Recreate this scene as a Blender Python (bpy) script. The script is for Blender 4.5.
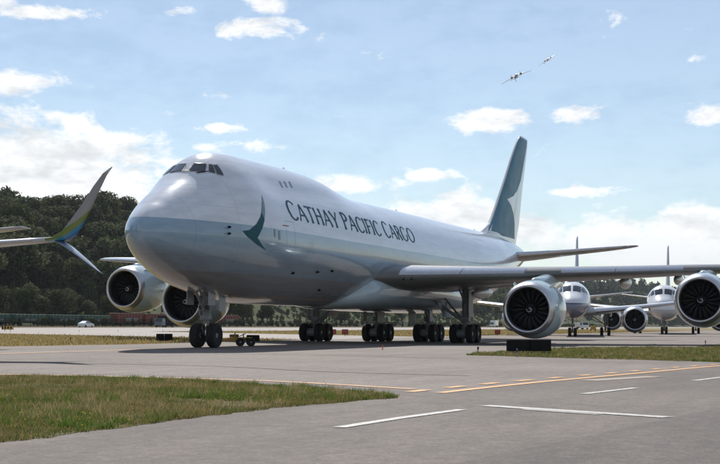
import bpy, bmesh, math, random
import numpy as np
from mathutils import Vector, Matrix
R = math.radians
rng = np.random.default_rng(7); random.seed(7)
for o in list(bpy.data.objects): bpy.data.objects.remove(o)
sc = bpy.context.scene
col = sc.collection

# ------------------------------------------------------------------ camera
# world: x runs aft along the freighter, y to its starboard side, z up; origin under its nose
F = 1346.15; CAM = Vector((-53.054, -30.790, 1.254)); YAW = R(20.371); PITCH = R(3.894); ROLLC = R(0.409)
fw = Vector((math.cos(YAW) * math.cos(PITCH), math.sin(YAW) * math.cos(PITCH), math.sin(PITCH)))
rt0 = Vector((math.sin(YAW), -math.cos(YAW), 0)); up0 = rt0.cross(fw)
rt = rt0 * math.cos(ROLLC) + up0 * math.sin(ROLLC); up = up0 * math.cos(ROLLC) - rt0 * math.sin(ROLLC)
cd = bpy.data.cameras.new('camera'); cam = bpy.data.objects.new('camera', cd); col.objects.link(cam)
cd.sensor_width = 36; cd.lens = F / 720 * 36; cd.clip_start = .1; cd.clip_end = 20000
M4 = Matrix((rt, up, -fw)).transposed().to_4x4(); M4.translation = CAM; cam.matrix_world = M4
sc.camera = cam
def ray(u, v): return fw + rt * ((u - 360) / F) + up * ((232 - v) / F)
def gp(u, v, z=0.0):                       # pixel of the 720 px photograph -> point on the ground
    d = ray(u, v); t = (z - CAM.z) / d.z; return CAM + d * t

# ------------------------------------------------------------------ sky, sun, exposure
SUN = Vector((0.98, 0.53, 1.0)).normalized()
sun_el = math.asin(SUN.z); sun_az = math.atan2(SUN.x, SUN.y)
wd = bpy.data.worlds.new('World'); sc.world = wd; wd.use_nodes = True
nt = wd.node_tree; nt.nodes.clear()
class NG:
    def __init__(s, nt): s.nt = nt
    def n(s, t, **k):
        x = s.nt.nodes.new(t)
        for a, b in k.items(): setattr(x, a, b)
        return x
    def put(s, sock, v):
        if isinstance(v, bpy.types.NodeSocket): s.nt.links.new(v, sock)
        else: sock.default_value = v
    def m(s, op, a, b=None, c=None, clamp=False):
        x = s.n('ShaderNodeMath', operation=op, use_clamp=clamp)
        s.put(x.inputs[0], a)
        if b is not None: s.put(x.inputs[1], b)
        if c is not None: s.put(x.inputs[2], c)
        return x.outputs[0]
    def mr(s, v, a, b, c=0., d=1., t='SMOOTHSTEP'):
        x = s.n('ShaderNodeMapRange', interpolation_type=t); s.put(x.inputs[0], v)
        for i, q in enumerate((a, b, c, d)): s.put(x.inputs[i + 1], q)
        return x.outputs[0]
    def noise(s, vec, scale, detail=6, rough=.55, dist=0.):
        x = s.n('ShaderNodeTexNoise'); s.put(x.inputs['Vector'], vec)
        x.inputs['Scale'].default_value = scale; x.inputs['Detail'].default_value = detail
        x.inputs['Roughness'].default_value = rough; x.inputs['Distortion'].default_value = dist
        return x.outputs[0]
    def mix(s, f, a, b, bt='MIX'):
        x = s.n('ShaderNodeMix', data_type='RGBA', blend_type=bt)
        s.put(x.inputs[0], f); s.put(x.inputs[6], a); s.put(x.inputs[7], b); return x.outputs[2]
    def xyz(s, v):
        x = s.n('ShaderNodeSeparateXYZ'); s.put(x.inputs[0], v); return x.outputs
    def vec(s, a, b, c):
        x = s.n('ShaderNodeCombineXYZ')
        for i, q in enumerate((a, b, c)): s.put(x.inputs[i], q)
        return x.outputs[0]
def rgba(c): return (c[0], c[1], c[2], 1.)
g = NG(nt)
sky = g.n('ShaderNodeTexSky', sky_type='NISHITA'); sky.sun_disc = False
sky.sun_elevation = sun_el; sky.sun_rotation = sun_az; sky.altitude = 5; sky.air_density = 1.0; sky.dust_density = .05; sky.ozone_density = 2.5
tc = g.n('ShaderNodeTexCoord'); dx, dy, dz = g.xyz(tc.outputs['Generated'])
# azimuth (to the right of the view of the freighter, radians) and elevation of each sky direction
a_f = g.m('ADD', g.m('MULTIPLY', dx, math.cos(YAW)), g.m('MULTIPLY', dy, math.sin(YAW)))
a_r = g.m('ADD', g.m('MULTIPLY', dx, math.sin(YAW)), g.m('MULTIPLY', dy, -math.cos(YAW)))
az = g.m('ARCTAN2', a_r, a_f); el = g.m('ARCSINE', dz)
wob = g.noise(g.vec(az, g.m('MULTIPLY', el, 1.6), 3.1), 24, 9, .64, .25)
wob2 = g.noise(g.vec(g.m('MULTIPLY', az, .8), g.m('MULTIPLY', el, 2.2), 9.7), 9, 7, .6, .3)
def blob(u, v, su, sv, amp):               # a cumulus at the direction of a photo pixel, its size in radians
    d = ray(u, v).normalized(); A = math.atan2(d.x * math.sin(YAW) - d.y * math.cos(YAW), d.x * math.cos(YAW) + d.y * math.sin(YAW)); E_ = math.asin(d.z)
    q = g.m('ADD', g.m('POWER', g.m('ABSOLUTE', g.m('DIVIDE', g.m('SUBTRACT', az, A), su / F)), 2.), g.m('POWER', g.m('ABSOLUTE', g.m('DIVIDE', g.m('SUBTRACT', el, E_), sv / F)), 2.))
    return g.m('MULTIPLY', g.m('POWER', 2.718, g.m('MULTIPLY', q, -1.)), amp)
bl = None
for b in [(258, 26, 60, 16, .80), (268, 8, 30, 14, .70), (500, 118, 42, 15, .78), (568, 113, 40, 11, .72), (20, 172, 170, 60, 1.0), (60, 120, 110, 22, .48), (10, 85, 80, 18, .58), (45, 13, 70, 8, .55), (176, 12, 26, 7, .45), (0, 5, 20, 10, .5),
          (268, 146, 40, 10, .52), (205, 94, 28, 6, .42), (700, 232, 62, 26, .80), (655, 250, 50, 24, .62), (590, 240, 80, 26, .68), (520, 225, 60, 24, .60), (440, 215, 130, 24, .66), (340, 183, 66, 14, .66),
          (560, 192, 80, 7, .48), (715, 114, 30, 12, .6), (702, 59, 18, 7, .45), (425, 174, 30, 8, .5), (110, 122, 70, 9, .42), (170, 112, 20, 6, .4), (330, 115, 16, 4, .4), (210, 128, 46, 6, .4), (195, 148, 40, 8, .4)]:
    q = blob(*b); bl = q if bl is None else g.m('MAXIMUM', bl, q)
low = g.mr(el, .02, .12, .16, 0.)         # more cloud towards the horizon, all the way round
big = g.mr(g.noise(g.vec(g.m('MULTIPLY', az, 1.), g.m('MULTIPLY', el, 1.8), 1.3), 3.2, 5, .55), .56, .75, 0., .35)
inview = g.m('MULTIPLY', g.mr(g.m('ABSOLUTE', az), .28, .45, 0., 1.), 1.)
dens = g.m('ADD', g.m('ADD', bl, low), g.m('MULTIPLY', big, inview))
dens = g.m('ADD', dens, g.m('MULTIPLY', g.m('SUBTRACT', wob, .5), 1.75))
dens = g.m('ADD', dens, g.m('MULTIPLY', g.m('SUBTRACT', wob2, .5), .95))
veil = g.mr(g.noise(g.vec(g.m('MULTIPLY', az, .6), g.m('MULTIPLY', el, 2.5), 4.), 5, 5, .6), .0, 1., .17, .19)   # thin high haze over the blue
mask = g.m('MAXIMUM', g.mr(dens, .20, .62), veil)
shade = g.mr(g.m('ADD', g.m('MULTIPLY', wob2, .6), g.m('MULTIPLY', g.noise(g.vec(az, g.m('MULTIPLY', el, 2.), 5.), 34, 5, .6), .4)), .36, .56)
shade = g.m('MULTIPLY', shade, g.mr(el, .03, .10, .45, 1.))   # bases of the low cumulus lie in shade
ccol = g.mix(shade, rgba((8.0, 8.25, 8.5)), rgba((12.2, 12.2, 12.1)))
skyc = g.mix(g.m('MULTIPLY', mask, .96), sky.outputs[0], ccol)
bg = g.n('ShaderNodeBackground'); bg.inputs[1].default_value = .088
nt.links.new(skyc, bg.inputs[0]); wo = g.n('ShaderNodeOutputWorld'); nt.links.new(bg.outputs[0], wo.inputs[0])
sl = bpy.data.lights.new('sun', 'SUN'); sl.energy = 5.0; sl.angle = R(.55); sl.color = (1., .955, .89)
so = bpy.data.objects.new('sun', sl); col.objects.link(so); so.rotation_euler = SUN.to_track_quat('Z', 'Y').to_euler(); so.location = (0, 0, 80)
sc.view_settings.view_transform = 'Standard'; sc.view_settings.look = 'None'; sc.view_settings.exposure = 0.12; sc.view_settings.gamma = 1

# ------------------------------------------------------------------ materials
MATS = {}
def pbr(name, c, rough=.5, metal=0., var=0., scale=2., bump=0., bscale=40., coat=0., c2=None, spec=.5, coords='Object', detail=6):
    if name in MATS: return MATS[name]
    m = bpy.data.materials.new(name); m.use_nodes = True; t = m.node_tree; G_ = NG(t); b = t.nodes['Principled BSDF']
    b.inputs['Roughness'].default_value = rough; b.inputs['Metallic'].default_value = metal
    b.inputs['Coat Weight'].default_value = coat; b.inputs['Coat Roughness'].default_value = .06; b.inputs['Specular IOR Level'].default_value = spec
    b.inputs['Base Color'].default_value = rgba(c)
    v = G_.n('ShaderNodeTexCoord').outputs[coords]
    if var or c2:
        f = G_.mr(G_.noise(v, scale, detail, .6), .3, .7)
        lo = rgba([q * (1 - var) for q in c]); hi = rgba(c2 if c2 else [min(1, q * (1 + var * .6)) for q in c])
        t.links.new(G_.mix(f, lo, hi), b.inputs['Base Color'])
        t.links.new(G_.mr(G_.noise(v, scale * 2.7, 4, .6), .2, .8, max(0, rough - .06), min(1, rough + .08), 'LINEAR'), b.inputs['Roughness'])
    if bump:
        bp = G_.n('ShaderNodeBump'); bp.inputs['Strength'].default_value = bump; bp.inputs['Distance'].default_value = .02
        t.links.new(G_.noise(v, bscale, 4, .6), bp.inputs['Height']); t.links.new(bp.outputs[0], b.inputs['Normal'])
    MATS[name] = m; return m
white = pbr('white_paint', (.74, .75, .77), .22, var=.05, scale=.7, coat=.5)
wgrey = pbr('wing_grey', (.15, .145, .14), .38, var=.12, scale=1.2, coat=.15)
belly = pbr('belly_grey', (.36, .36, .37), .3, var=.08, scale=1., coat=.4)
teal = pbr('jade_green_paint', (.008, .085, .11), .55, spec=.25)
tealfin = pbr('fin_teal_paint', (.05, .19, .27), .42, var=.12, scale=.3, spec=.3)
nac = pbr('nacelle_paint', (.50, .61, .64), .2, var=.05, scale=2, coat=.6)
alu = pbr('bare_aluminium', (.62, .62, .63), .2, metal=1., var=.08, scale=5)
alud = pbr('brushed_lip_metal', (.62, .62, .63), .34, metal=1., var=.1, scale=6)
dark = pbr('dark_duct', (.014, .014, .016), .55, var=.2, scale=6)
blade = pbr('fan_blade_grey', (.011, .011, .013), .6, var=.15, scale=9)
rubber = pbr('tyre_rubber', (.018, .018, .018), .85, var=.3, scale=12, bump=.2)
rimm = pbr('wheel_rim', (.24, .245, .25), .45, metal=.3, var=.15, scale=10)
strut = pbr('gear_grey', (.24, .245, .25), .42, var=.2, scale=8)
chrome = pbr('chrome_piston', (.7, .7, .7), .12, metal=1.)
glass = pbr('cockpit_glass', (.012, .016, .02), .05, coat=1.)
black = pbr('black_paint', (.012, .012, .013), .8, var=.2, scale=6, spec=.15)
seam = pbr('panel_seam', (.30, .33, .36), .5)
yellow = pbr('yellow_equipment', (.42, .27, .05), .55, var=.35, scale=8)
redp = pbr('red_paint', (.33, .045, .03), .5, var=.25, scale=3)

def fus_material():
    m = bpy.data.materials.new('freighter_livery'); m.use_nodes = True; t = m.node_tree; G_ = NG(t); b = t.nodes['Principled BSDF']
    v = G_.n('ShaderNodeTexCoord').outputs['Object']; x, y, z = G_.xyz(v)
    wv = G_.m('MULTIPLY', G_.m('SUBTRACT', G_.noise(v, .5, 3), .5), .02)
    zz = G_.m('ADD', z, wv)
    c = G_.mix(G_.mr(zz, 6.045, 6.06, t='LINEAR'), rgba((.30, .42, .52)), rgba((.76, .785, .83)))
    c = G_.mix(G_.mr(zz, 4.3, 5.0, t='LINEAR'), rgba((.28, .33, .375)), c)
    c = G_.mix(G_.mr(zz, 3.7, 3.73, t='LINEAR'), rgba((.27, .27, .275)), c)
    ln = G_.m('MINIMUM', G_.mr(G_.m('PINGPONG', x, 1.37), .0, .024, .76, 1., 'LINEAR'), G_.mr(G_.m('ABSOLUTE', G_.m('SUBTRACT', G_.m('PINGPONG', z, 1.22), .5)), .0, .018, .80, 1., 'LINEAR'))   # skin joints
    c = G_.mix(1., c, G_.vec(ln, ln, ln), 'MULTIPLY')
    dirt = G_.mr(G_.noise(G_.vec(G_.m('MULTIPLY', x, .22), y, G_.m('MULTIPLY', z, 1.5)), 1.6, 7, .62), .25, .75, .84, 1.05)
    t.links.new(G_.mix(1., c, G_.vec(dirt, dirt, dirt), 'MULTIPLY'), b.inputs['Base Color'])
    t.links.new(G_.mr(G_.noise(v, 1.3, 4), .2, .8, .13, .24, 'LINEAR'), b.inputs['Roughness'])
    b.inputs['Coat Weight'].default_value = .6; b.inputs['Coat Roughness'].default_value = .05
    bp = G_.n('ShaderNodeBump'); bp.inputs['Strength'].default_value = .045; bp.inputs['Distance'].default_value = .05   # skin panels are never quite flat
    t.links.new(G_.noise(v, .9, 3, .5), bp.inputs['Height']); t.links.new(bp.outputs[0], b.inputs['Normal']); t.links.new(bp.outputs[0], b.inputs['Coat Normal'])
    return m
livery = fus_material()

def asphalt(name, base, warm, agg=.35, dark_pat=.25):
    m = bpy.data.materials.new(name); m.use_nodes = True; t = m.node_tree; G_ = NG(t); b = t.nodes['Principled BSDF']
    v = G_.n('ShaderNodeTexCoord').outputs['Object']
    x, y, z = G_.xyz(v)
    f1 = G_.mr(G_.noise(v, .09, 6, .6), .3, .7); f2 = G_.mr(G_.noise(G_.vec(G_.m('MULTIPLY', x, .12), y, 0.), 1.1, 6, .65), .3, .72)
    f3 = G_.m('ADD', G_.m('MULTIPLY', G_.noise(v, 22, 4, .85), .6), G_.m('MULTIPLY', G_.noise(v, 75, 2, .8), .4)); f4 = G_.mr(G_.noise(v, 3.2, 8, .75), .33, .68)
    k = G_.m('MULTIPLY', G_.mr(f1, 0, 1, 1 - dark_pat, 1.06, 'LINEAR'), G_.mr(f2, 0, 1, 1 - dark_pat * .6, 1.05, 'LINEAR'))
    k = G_.m('MULTIPLY', k, G_.mr(G_.noise(v, 8.5, 3, .8), .3, .7, .80, 1.18, 'LINEAR')); k = G_.m('MULTIPLY', k, G_.mr(f3, .32, .68, 1 - agg, 1 + agg, 'LINEAR')); k = G_.m('MULTIPLY', k, G_.mr(f4, 0, 1, .80, 1.10, 'LINEAR'))
    vo = G_.n('ShaderNodeTexVoronoi', feature='DISTANCE_TO_EDGE'); vo.inputs['Scale'].default_value = .11
    dv = G_.n('ShaderNodeMix', data_type='VECTOR'); dv.inputs[0].default_value = .2
    nz = G_.n('ShaderNodeTexNoise'); t.links.new(v, nz.inputs[0]); nz.inputs['Scale'].default_value = .6; nz.inputs['Detail'].default_value = 5
    av = G_.n('ShaderNodeVectorMath', operation='MULTIPLY_ADD'); t.links.new(nz.outputs[1], av.inputs[0]); av.inputs[1].default_value = (3, 3, 0); t.links.new(v, av.inputs[2])
    t.links.new(av.outputs[0], vo.inputs['Vector'])
    k = G_.m('MULTIPLY', k, G_.mr(vo.outputs[0], .002, .008, .90, 1.))
    t.links.new(G_.mix(1., rgba([base * w for w in warm]), G_.vec(k, k, k), 'MULTIPLY'), b.inputs['Base Color'])
    b.inputs['Roughness'].default_value = .88; b.inputs['Specular IOR Level'].default_value = .2
    bp = G_.n('ShaderNodeBump'); bp.inputs['Strength'].default_value = .5; bp.inputs['Distance'].default_value = .006
    t.links.new(f3, bp.inputs['Height']); t.links.new(bp.outputs[0], b.inputs['Normal'])
    return m
asph = asphalt('old_asphalt', .205, (1.155, .985, .87))
asph_near = asphalt('apron_asphalt', .148, (1.155, .985, .87), .5)
asph2 = asphalt('newer_asphalt', .122, (1.14, .985, .89), .55)
conc = asphalt('runway_concrete', .34, (1.1, .985, .90), .15, .12)

def grassmat(name, a, b_, c_, sc_=.25):
    m = bpy.data.materials.new(name); m.use_nodes = True; t = m.node_tree; G_ = NG(t); b = t.nodes['Principled BSDF']
    v = G_.n('ShaderNodeTexCoord').outputs['Object']
    x, y, z = G_.xyz(v)
    f = G_.mr(G_.noise(G_.vec(G_.m('MULTIPLY', x, .5), y, 0.), sc_, 7, .65), .35, .65); f2 = G_.mr(G_.noise(v, sc_ * 9, 5, .7), .35, .7)
    cc = G_.mix(f, rgba(a), rgba(b_)); cc = G_.mix(G_.m('MULTIPLY', f2, .6), cc, rgba(c_))
    t.links.new(cc, b.inputs['Base Color']); b.inputs['Roughness'].default_value = .95; b.inputs['Specular IOR Level'].default_value = .1
    return m
grass_ground = grassmat('dry_grass', (.20, .155, .07), (.28, .20, .10), (.13, .125, .045), .11)
soil = grassmat('island_turf', (.10, .09, .04), (.16, .125, .07), (.07, .08, .03), .8)
def bladem(name, cols):
    m = bpy.data.materials.new(name); m.use_nodes = True; t = m.node_tree; G_ = NG(t); b = t.nodes['Principled BSDF']
    ge = G_.n('ShaderNodeNewGeometry'); rp = G_.n('ShaderNodeValToRGB'); t.links.new(ge.outputs['Random Per Island'], rp.inputs[0])
    v = G_.n('ShaderNodeTexCoord').outputs['Object']
    patch = G_.mr(G_.noise(v, .55, 4, .6), .35, .65)
    e = rp.color_ramp.elements; n = len(cols)
    e[0].position = 0; e[0].color = rgba(cols[0]); e[1].position = 1; e[1].color = rgba(cols[-1])
    for i in range(1, n - 1): q = e.new(i / (n - 1)); q.color = rgba(cols[i])
    p2 = G_.mr(G_.noise(v, 1.7, 5, .65), .5, .66); p3 = G_.mr(G_.noise(G_.vec(G_.xyz(v)[0], G_.xyz(v)[1], 7.), .8, 4, .6), .48, .62)
    c = G_.mix(G_.m('MULTIPLY', p2, .75), rp.outputs[0], rgba(cols[4])); c = G_.mix(G_.m('MULTIPLY', p3, .5), c, rgba(cols[0]))
    t.links.new(c, b.inputs['Base Color']); b.inputs['Roughness'].default_value = .6; b.inputs['Specular IOR Level'].default_value = .25
    tr = G_.n('ShaderNodeBsdfTranslucent'); t.links.new(c, tr.inputs[0]); mx = G_.n('ShaderNodeMixShader'); mx.inputs[0].default_value = .4
    t.links.new(b.outputs[0], mx.inputs[1]); t.links.new(tr.outputs[0], mx.inputs[2]); t.links.new(mx.outputs[0], t.nodes['Material Output'].inputs[0])
    return m
blades_m = bladem('grass_blades', [(.085, .115, .025), (.17, .165, .065), (.13, .15, .04), (.25, .19, .075), (.30, .225, .10), (.09, .135, .022), (.19, .15, .055)])
dry_m = bladem('dry_blades', [(.34, .25, .11), (.40, .29, .14), (.24, .21, .07), (.20, .20, .06), (.38, .27, .13)])
flower_m = pbr('flower_yellow', (.70, .44, .015), .6)
def leafm(name, a, b_):
    m = bpy.data.materials.new(name); m.use_nodes = True; t = m.node_tree; G_ = NG(t); b = t.nodes['Principled BSDF']
    ge = G_.n('ShaderNodeNewGeometry'); oi = G_.n('ShaderNodeObjectInfo')
    c = G_.mix(ge.outputs['Random Per Island'], rgba(a), rgba(b_))
    k = G_.mr(oi.outputs['Random'], 0, 1, .6, 1.35, 'LINEAR'); c = G_.mix(1., c, G_.vec(k, k, G_.m('MULTIPLY', k, .95)), 'MULTIPLY')
    t.links.new(c, b.inputs['Base Color']); b.inputs['Roughness'].default_value = .8; b.inputs['Specular IOR Level'].default_value = .08
    tr = G_.n('ShaderNodeBsdfTranslucent'); t.links.new(c, tr.inputs[0]); mx = G_.n('ShaderNodeMixShader'); mx.inputs[0].default_value = .3
    t.links.new(b.outputs[0], mx.inputs[1]); t.links.new(tr.outputs[0], mx.inputs[2]); t.links.new(mx.outputs[0], t.nodes['Material Output'].inputs[0])
    return m
leaf_a = leafm('broadleaf', (.022, .030, .014), (.125, .140, .068)); leaf_b = leafm('conifer_needles', (.028, .042, .024), (.055, .072, .036)); leaf_c = leafm('bright_leaves', (.045, .065, .02), (.10, .115, .045))
bark = pbr('bark', (.09, .07, .05), .9, var=.3, scale=3)
def paint(name, c, wear=.45):
    m = bpy.data.materials.new(name); m.use_nodes = True; t = m.node_tree; G_ = NG(t); b = t.nodes['Principled BSDF']
    v = G_.n('ShaderNodeTexCoord').outputs['Object']
    f = G_.mr(G_.m('ADD', G_.m('MULTIPLY', G_.noise(v, 9, 6, .75), .6), G_.m('MULTIPLY', G_.noise(v, 70, 3, .7), .4)), .38, .38 + wear * .4)
    t.links.new(G_.mix(f, rgba((.16, .143, .13)), rgba(c)), b.inputs['Base Color']); b.inputs['Roughness'].default_value = .7
    return m
pw = paint('worn_white_paint', (.50, .49, .47), .5); py = paint('worn_yellow_paint', (.62, .27, .035), .35); py2 = paint('very_worn_yellow', (.34, .20, .06), .9); pw2 = paint('very_worn_white', (.28, .275, .265), .9)
tar = pbr('tar_seal', (.09, .085, .08), .95, var=.3, scale=2, spec=.05)

# ------------------------------------------------------------------ helpers
def obj(name, V, Fc, m, parent=None, smooth=False, loc=None):
    me = bpy.data.meshes.new(name); me.from_pydata([tuple(map(float, v)) for v in V], [], [tuple(map(int, f)) for f in Fc]); me.validate()
    if m: me.materials.append(m)
    if smooth: me.polygons.foreach_set('use_smooth', [True] * len(me.polygons))
    o = bpy.data.objects.new(name, me); col.objects.link(o); o.parent = parent
    if loc is not None: o.location = loc
    return o
def share(name, src, parent=None, loc=None, rot=None, scale=None):
    o = bpy.data.objects.new(name, src.data); col.objects.link(o); o.parent = parent
    if loc is not None: o.location = loc
    if rot is not None: o.rotation_euler = rot
    if scale is not None: o.scale = scale
    return o
def empty(name, loc=(0, 0, 0), rz=0):
    o = bpy.data.objects.new(name, None); col.objects.link(o); o.location = loc; o.rotation_euler = (0, 0, rz); o.empty_display_size = .5; return o
def tag(o, label, cat, group=None, kind=None):
    o['label'] = label; o['category'] = cat
    if group: o['group'] = group
    if kind: o['kind'] = kind
    return o
def structure(o): o['kind'] = 'structure'; return o
def loft(rings, cap0=True, cap1=True, closed=True):
    n = len(rings[0]); V = [p for r in rings for p in r]; Fc = []
    for i in range(len(rings) - 1):
        for j in range(n if closed else n - 1):
            a = i * n + j; b = i * n + (j + 1) % n; Fc.append((a, b, b + n, a + n))
    if cap0: Fc.append(tuple(range(n - 1, -1, -1)))
    if cap1: Fc.append(tuple((len(rings) - 1) * n + j for j in range(n)))
    return V, Fc
def join(*parts):
    V, Fc = [], []
    for v, f in parts:
        k = len(V); V += list(v); Fc += [tuple(i + k for i in q) for q in f]
    return V, Fc
def box(x0, x1, y0, y1, z0, z1):
    V = [(x, y, z) for x in (x0, x1) for y in (y0, y1) for z in (z0, z1)]
    return V, [(0, 1, 3, 2), (4, 6, 7, 5), (0, 4, 5, 1), (2, 3, 7, 6), (0, 2, 6, 4), (1, 5, 7, 3)]
def cbox(x0, x1, y0, y1, z0, z1, b):       # box with chamfered edges
    bm = bmesh.new(); V, Fc = box(x0, x1, y0, y1, z0, z1); vs = [bm.verts.new(v) for v in V]
    for f in Fc: bm.faces.new([vs[i] for i in f])
    bmesh.ops.recalc_face_normals(bm, faces=bm.faces); bmesh.ops.bevel(bm, geom=list(bm.edges), offset=b, segments=2, affect='EDGES', profile=.5)
    bm.verts.index_update(); r = [v.co.copy() for v in bm.verts], [tuple(v.index for v in f.verts) for f in bm.faces]; bm.free(); return r
def tube(pts, r, n=10, cap=True):
    pts = [Vector(p) for p in pts]; rs = r if isinstance(r, (list, tuple)) else [r] * len(pts); rings = []
    for i, p in enumerate(pts):
        d = (pts[min(i + 1, len(pts) - 1)] - pts[max(i - 1, 0)]).normalized()
        a = d.orthogonal().normalized() if abs(d.z) > .95 else d.cross(Vector((0, 0, 1))).normalized(); b = d.cross(a)
        rings.append([p + (a * math.cos(t) + b * math.sin(t)) * rs[i] for t in [2 * math.pi * k / n for k in range(n)]])
    return loft(rings, cap, cap)
def revolve_x(prof, n=48, y=0, z=0, x0=0, cap=False, close=False, jag=0):
    rings = []
    for i, (x, r) in enumerate(prof):
        rings.append([(x0 + x + ((jag * (1 if (k // 2) % 2 else -1)) if jag and i == len(prof) - 1 else 0), y + r * math.cos(2 * math.pi * k / n), z + r * math.sin(2 * math.pi * k / n)) for k in range(n)])
    return loft(rings, cap, cap)
def revolve_y(prof, n=32, c=(0, 0, 0)):
    rings = [[(c[0] + r * math.cos(2 * math.pi * k / n), c[1] + yy, c[2] + r * math.sin(2 * math.pi * k / n)) for k in range(n)] for yy, r in prof]
    return loft(rings, True, True)
def pchip(xs, ys):
    xs = np.array(xs, float); ys = np.array(ys, float); h = np.diff(xs); d = np.diff(ys) / h; m = np.zeros_like(ys)
    for i in range(1, len(xs) - 1):
        if d[i - 1] * d[i] > 0: w1 = 2 * h[i] + h[i - 1]; w2 = h[i] + 2 * h[i - 1]; m[i] = (w1 + w2) / (w1 / d[i - 1] + w2 / d[i])
    m[0] = d[0]; m[-1] = d[-1]
    def f(x):
        x = min(max(x, xs[0]), xs[-1]); i = min(max(int(np.searchsorted(xs, x)) - 1, 0), len(xs) - 2)
        t = (x - xs[i]) / h[i]; t2 = t * t; t3 = t2 * t
        return float((2 * t3 - 3 * t2 + 1) * ys[i] + (t3 - 2 * t2 + t) * h[i] * m[i] + (-2 * t3 + 3 * t2) * ys[i + 1] + (t3 - t2) * h[i] * m[i + 1])
    return f
def smooth_all(o): o.data.polygons.foreach_set('use_smooth', [True] * len(o.data.polygons)); return o
def weighted(o, ang=35):
    o.data.polygons.foreach_set('use_smooth', [True] * len(o.data.polygons))
    for e_ in (o.data.set_sharp_from_angle,): e_(angle=R(ang))
    return o

# ------------------------------------------------------------------ the ground
def poly(name, pts, z, m, parent=None):
    bm = bmesh.new(); vs = [bm.verts.new((p[0], p[1], z)) for p in pts]; f = bm.faces.new(vs); f.normal_update()
    if f.normal.z < 0: f.normal_flip()
    bmesh.ops.triangulate(bm, faces=bm.faces); me = bpy.data.meshes.new(name); bm.to_mesh(me); bm.free(); me.materials.append(m)
    o = bpy.data.objects.new(name, me); col.objects.link(o); o.parent = parent; return o
structure(poly('ground', [(-1500, -2500), (6000, -2500), (6000, 3000), (-1500, 3000)], -.07, grass_ground))
structure(poly('taxiway', [(-300, -200), (900, -200), (900, -42), (300, -30), (120, -21), (120, 9.5), (36, 9.3), (26, 8.6), (14, 7.6), (4, 9.0), (-8, 12.5), (-60, 16), (-300, 18)], 0, asph))
structure(poly('taxiway_east', [(120, -21), (300, -30), (900, -42), (900, 10), (120, 9.5)], 0, asph))
structure(poly('runway', [(-900, 60), (3200, 60), (3200, 122), (-900, 122)], -.02, conc))
structure(poly('perimeter_road', [(-900, 131), (3200, 131), (3200, 138), (-900, 138)], -.03, asph))
structure(poly('connector_taxiway', [(44, 9.4), (74, 9.42), (108, 59.9), (66, 59.9)], -.01, conc))

def ribbon(name, pts, w, z, m, label=None):
    pts = [Vector((p[0], p[1], 0)) for p in pts]; V = []; Fc = []
    for i, p in enumerate(pts):
        d = (pts[min(i + 1, len(pts) - 1)] - pts[max(i - 1, 0)]).normalized(); nrm = Vector((-d.y, d.x, 0))
        V += [(p + nrm * w / 2) + Vector((0, 0, z)), (p - nrm * w / 2) + Vector((0, 0, z))]
    for i in range(len(pts) - 1): Fc.append((2 * i, 2 * i + 1, 2 * i + 3, 2 * i + 2))
    o = obj(name, V, Fc, m); o['kind'] = 'structure'; return o
G = lambda *uv: [gp(u, v) for u, v in uv]
def curve(pts, n=24):                      # Catmull-Rom through points
    P = [Vector((p[0], p[1], 0)) for p in pts]; P = [P[0] * 2 - P[1]] + P + [P[-1] * 2 - P[-2]]; out = []
    for i in range(1, len(P) - 2):
        for k in range(n):
            t = k / n; a, b, c, d = P[i - 1:i + 3]
            out.append(.5 * ((2 * b) + (c - a) * t + (2 * a - 5 * b + 4 * c - d) * t * t + (3 * b - a - 3 * c + d) * t ** 3))
    return out + [P[-2]]
a_ = gp(457, 464); b_ = gp(667, 419); dd = (b_ - a_).normalized()
structure(poly('asphalt_patch', [a_ - dd * 14, a_, b_, b_ + dd * 60, b_ + dd * 60 + Vector((6, -26, 0)), a_ - dd * 14 + Vector((3, -26, 0))], .004, asph2))
ribbon('tar_seam', curve([gp(0, 362), gp(200, 366), gp(330, 372), gp(470, 376)]), .10, .005, tar)
ribbon('tar_seam', curve([gp(60, 352.5), gp(300, 355), gp(460, 359)]), .10, .005, tar)
ribbon('white_stop_line', G((485, 406), (668, 417.8)), .30, .010, pw)
ribbon('worn_white_line', G((521, 409.6), (600, 415)), .18, .009, pw2)
for q in [((339, 428), (400, 418.5), (462, 410)), ((584, 394.2), (636, 388.2)), ((694, 381), (742, 375))]:
    ribbon('white_lane_dash', G(*q), .17, .010, pw)
edge = curve(G((-40, 374), (100, 376.3), (250, 380.6), (330, 384.5), (414, 389.5)))
ribbon('yellow_edge_line', edge, .2, .010, py)
sol = [gp(440, 393.2), gp(480, 388.6), (gp(546.7, 381.7)), gp(640, 373.3), gp(720, 366), gp(800, 360.5)]
ribbon('yellow_boundary_line', curve(sol), .22, .010, py)
near_edge = edge + [Vector((p[0], p[1], 0)) for p in curve(sol)]
structure(poly('apron', near_edge + [Vector((140, -60, 0)), Vector((140, -120, 0)), Vector((-160, -120, 0)), Vector((-160, -10, 0)), Vector((near_edge[0][0] - 30, near_edge[0][1] + 40, 0))][0:4] + [], .002, asph_near))
P_ = curve(sol, 40); acc = 0; run = []; L_ = 0
nrmoff = []
for i in range(len(P_) - 1):
    d = (P_[i + 1] - P_[i]).normalized(); nrmoff.append(P_[i] + Vector((-d.y, d.x, 0)) * .62)
seg = []; L_ = 0; on = True
for i in range(len(nrmoff) - 1):
    s_ = (nrmoff[i + 1] - nrmoff[i]).length
    if on: seg.append(nrmoff[i])
    L_ += s_
    if L_ > (.95 if on else .85):
        if on and len(seg) > 1: ribbon('yellow_boundary_dash', seg, .22, .010, py)
        seg = []; on = not on; L_ = 0
ribbon('worn_yellow_line', G((588, 380.8), (655, 376.6)), .5, .009, py2)
ribbon('taxiway_centre_line', [(-60, 0.4), (0, .1), (300, .1)], .3, .010, py)
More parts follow.
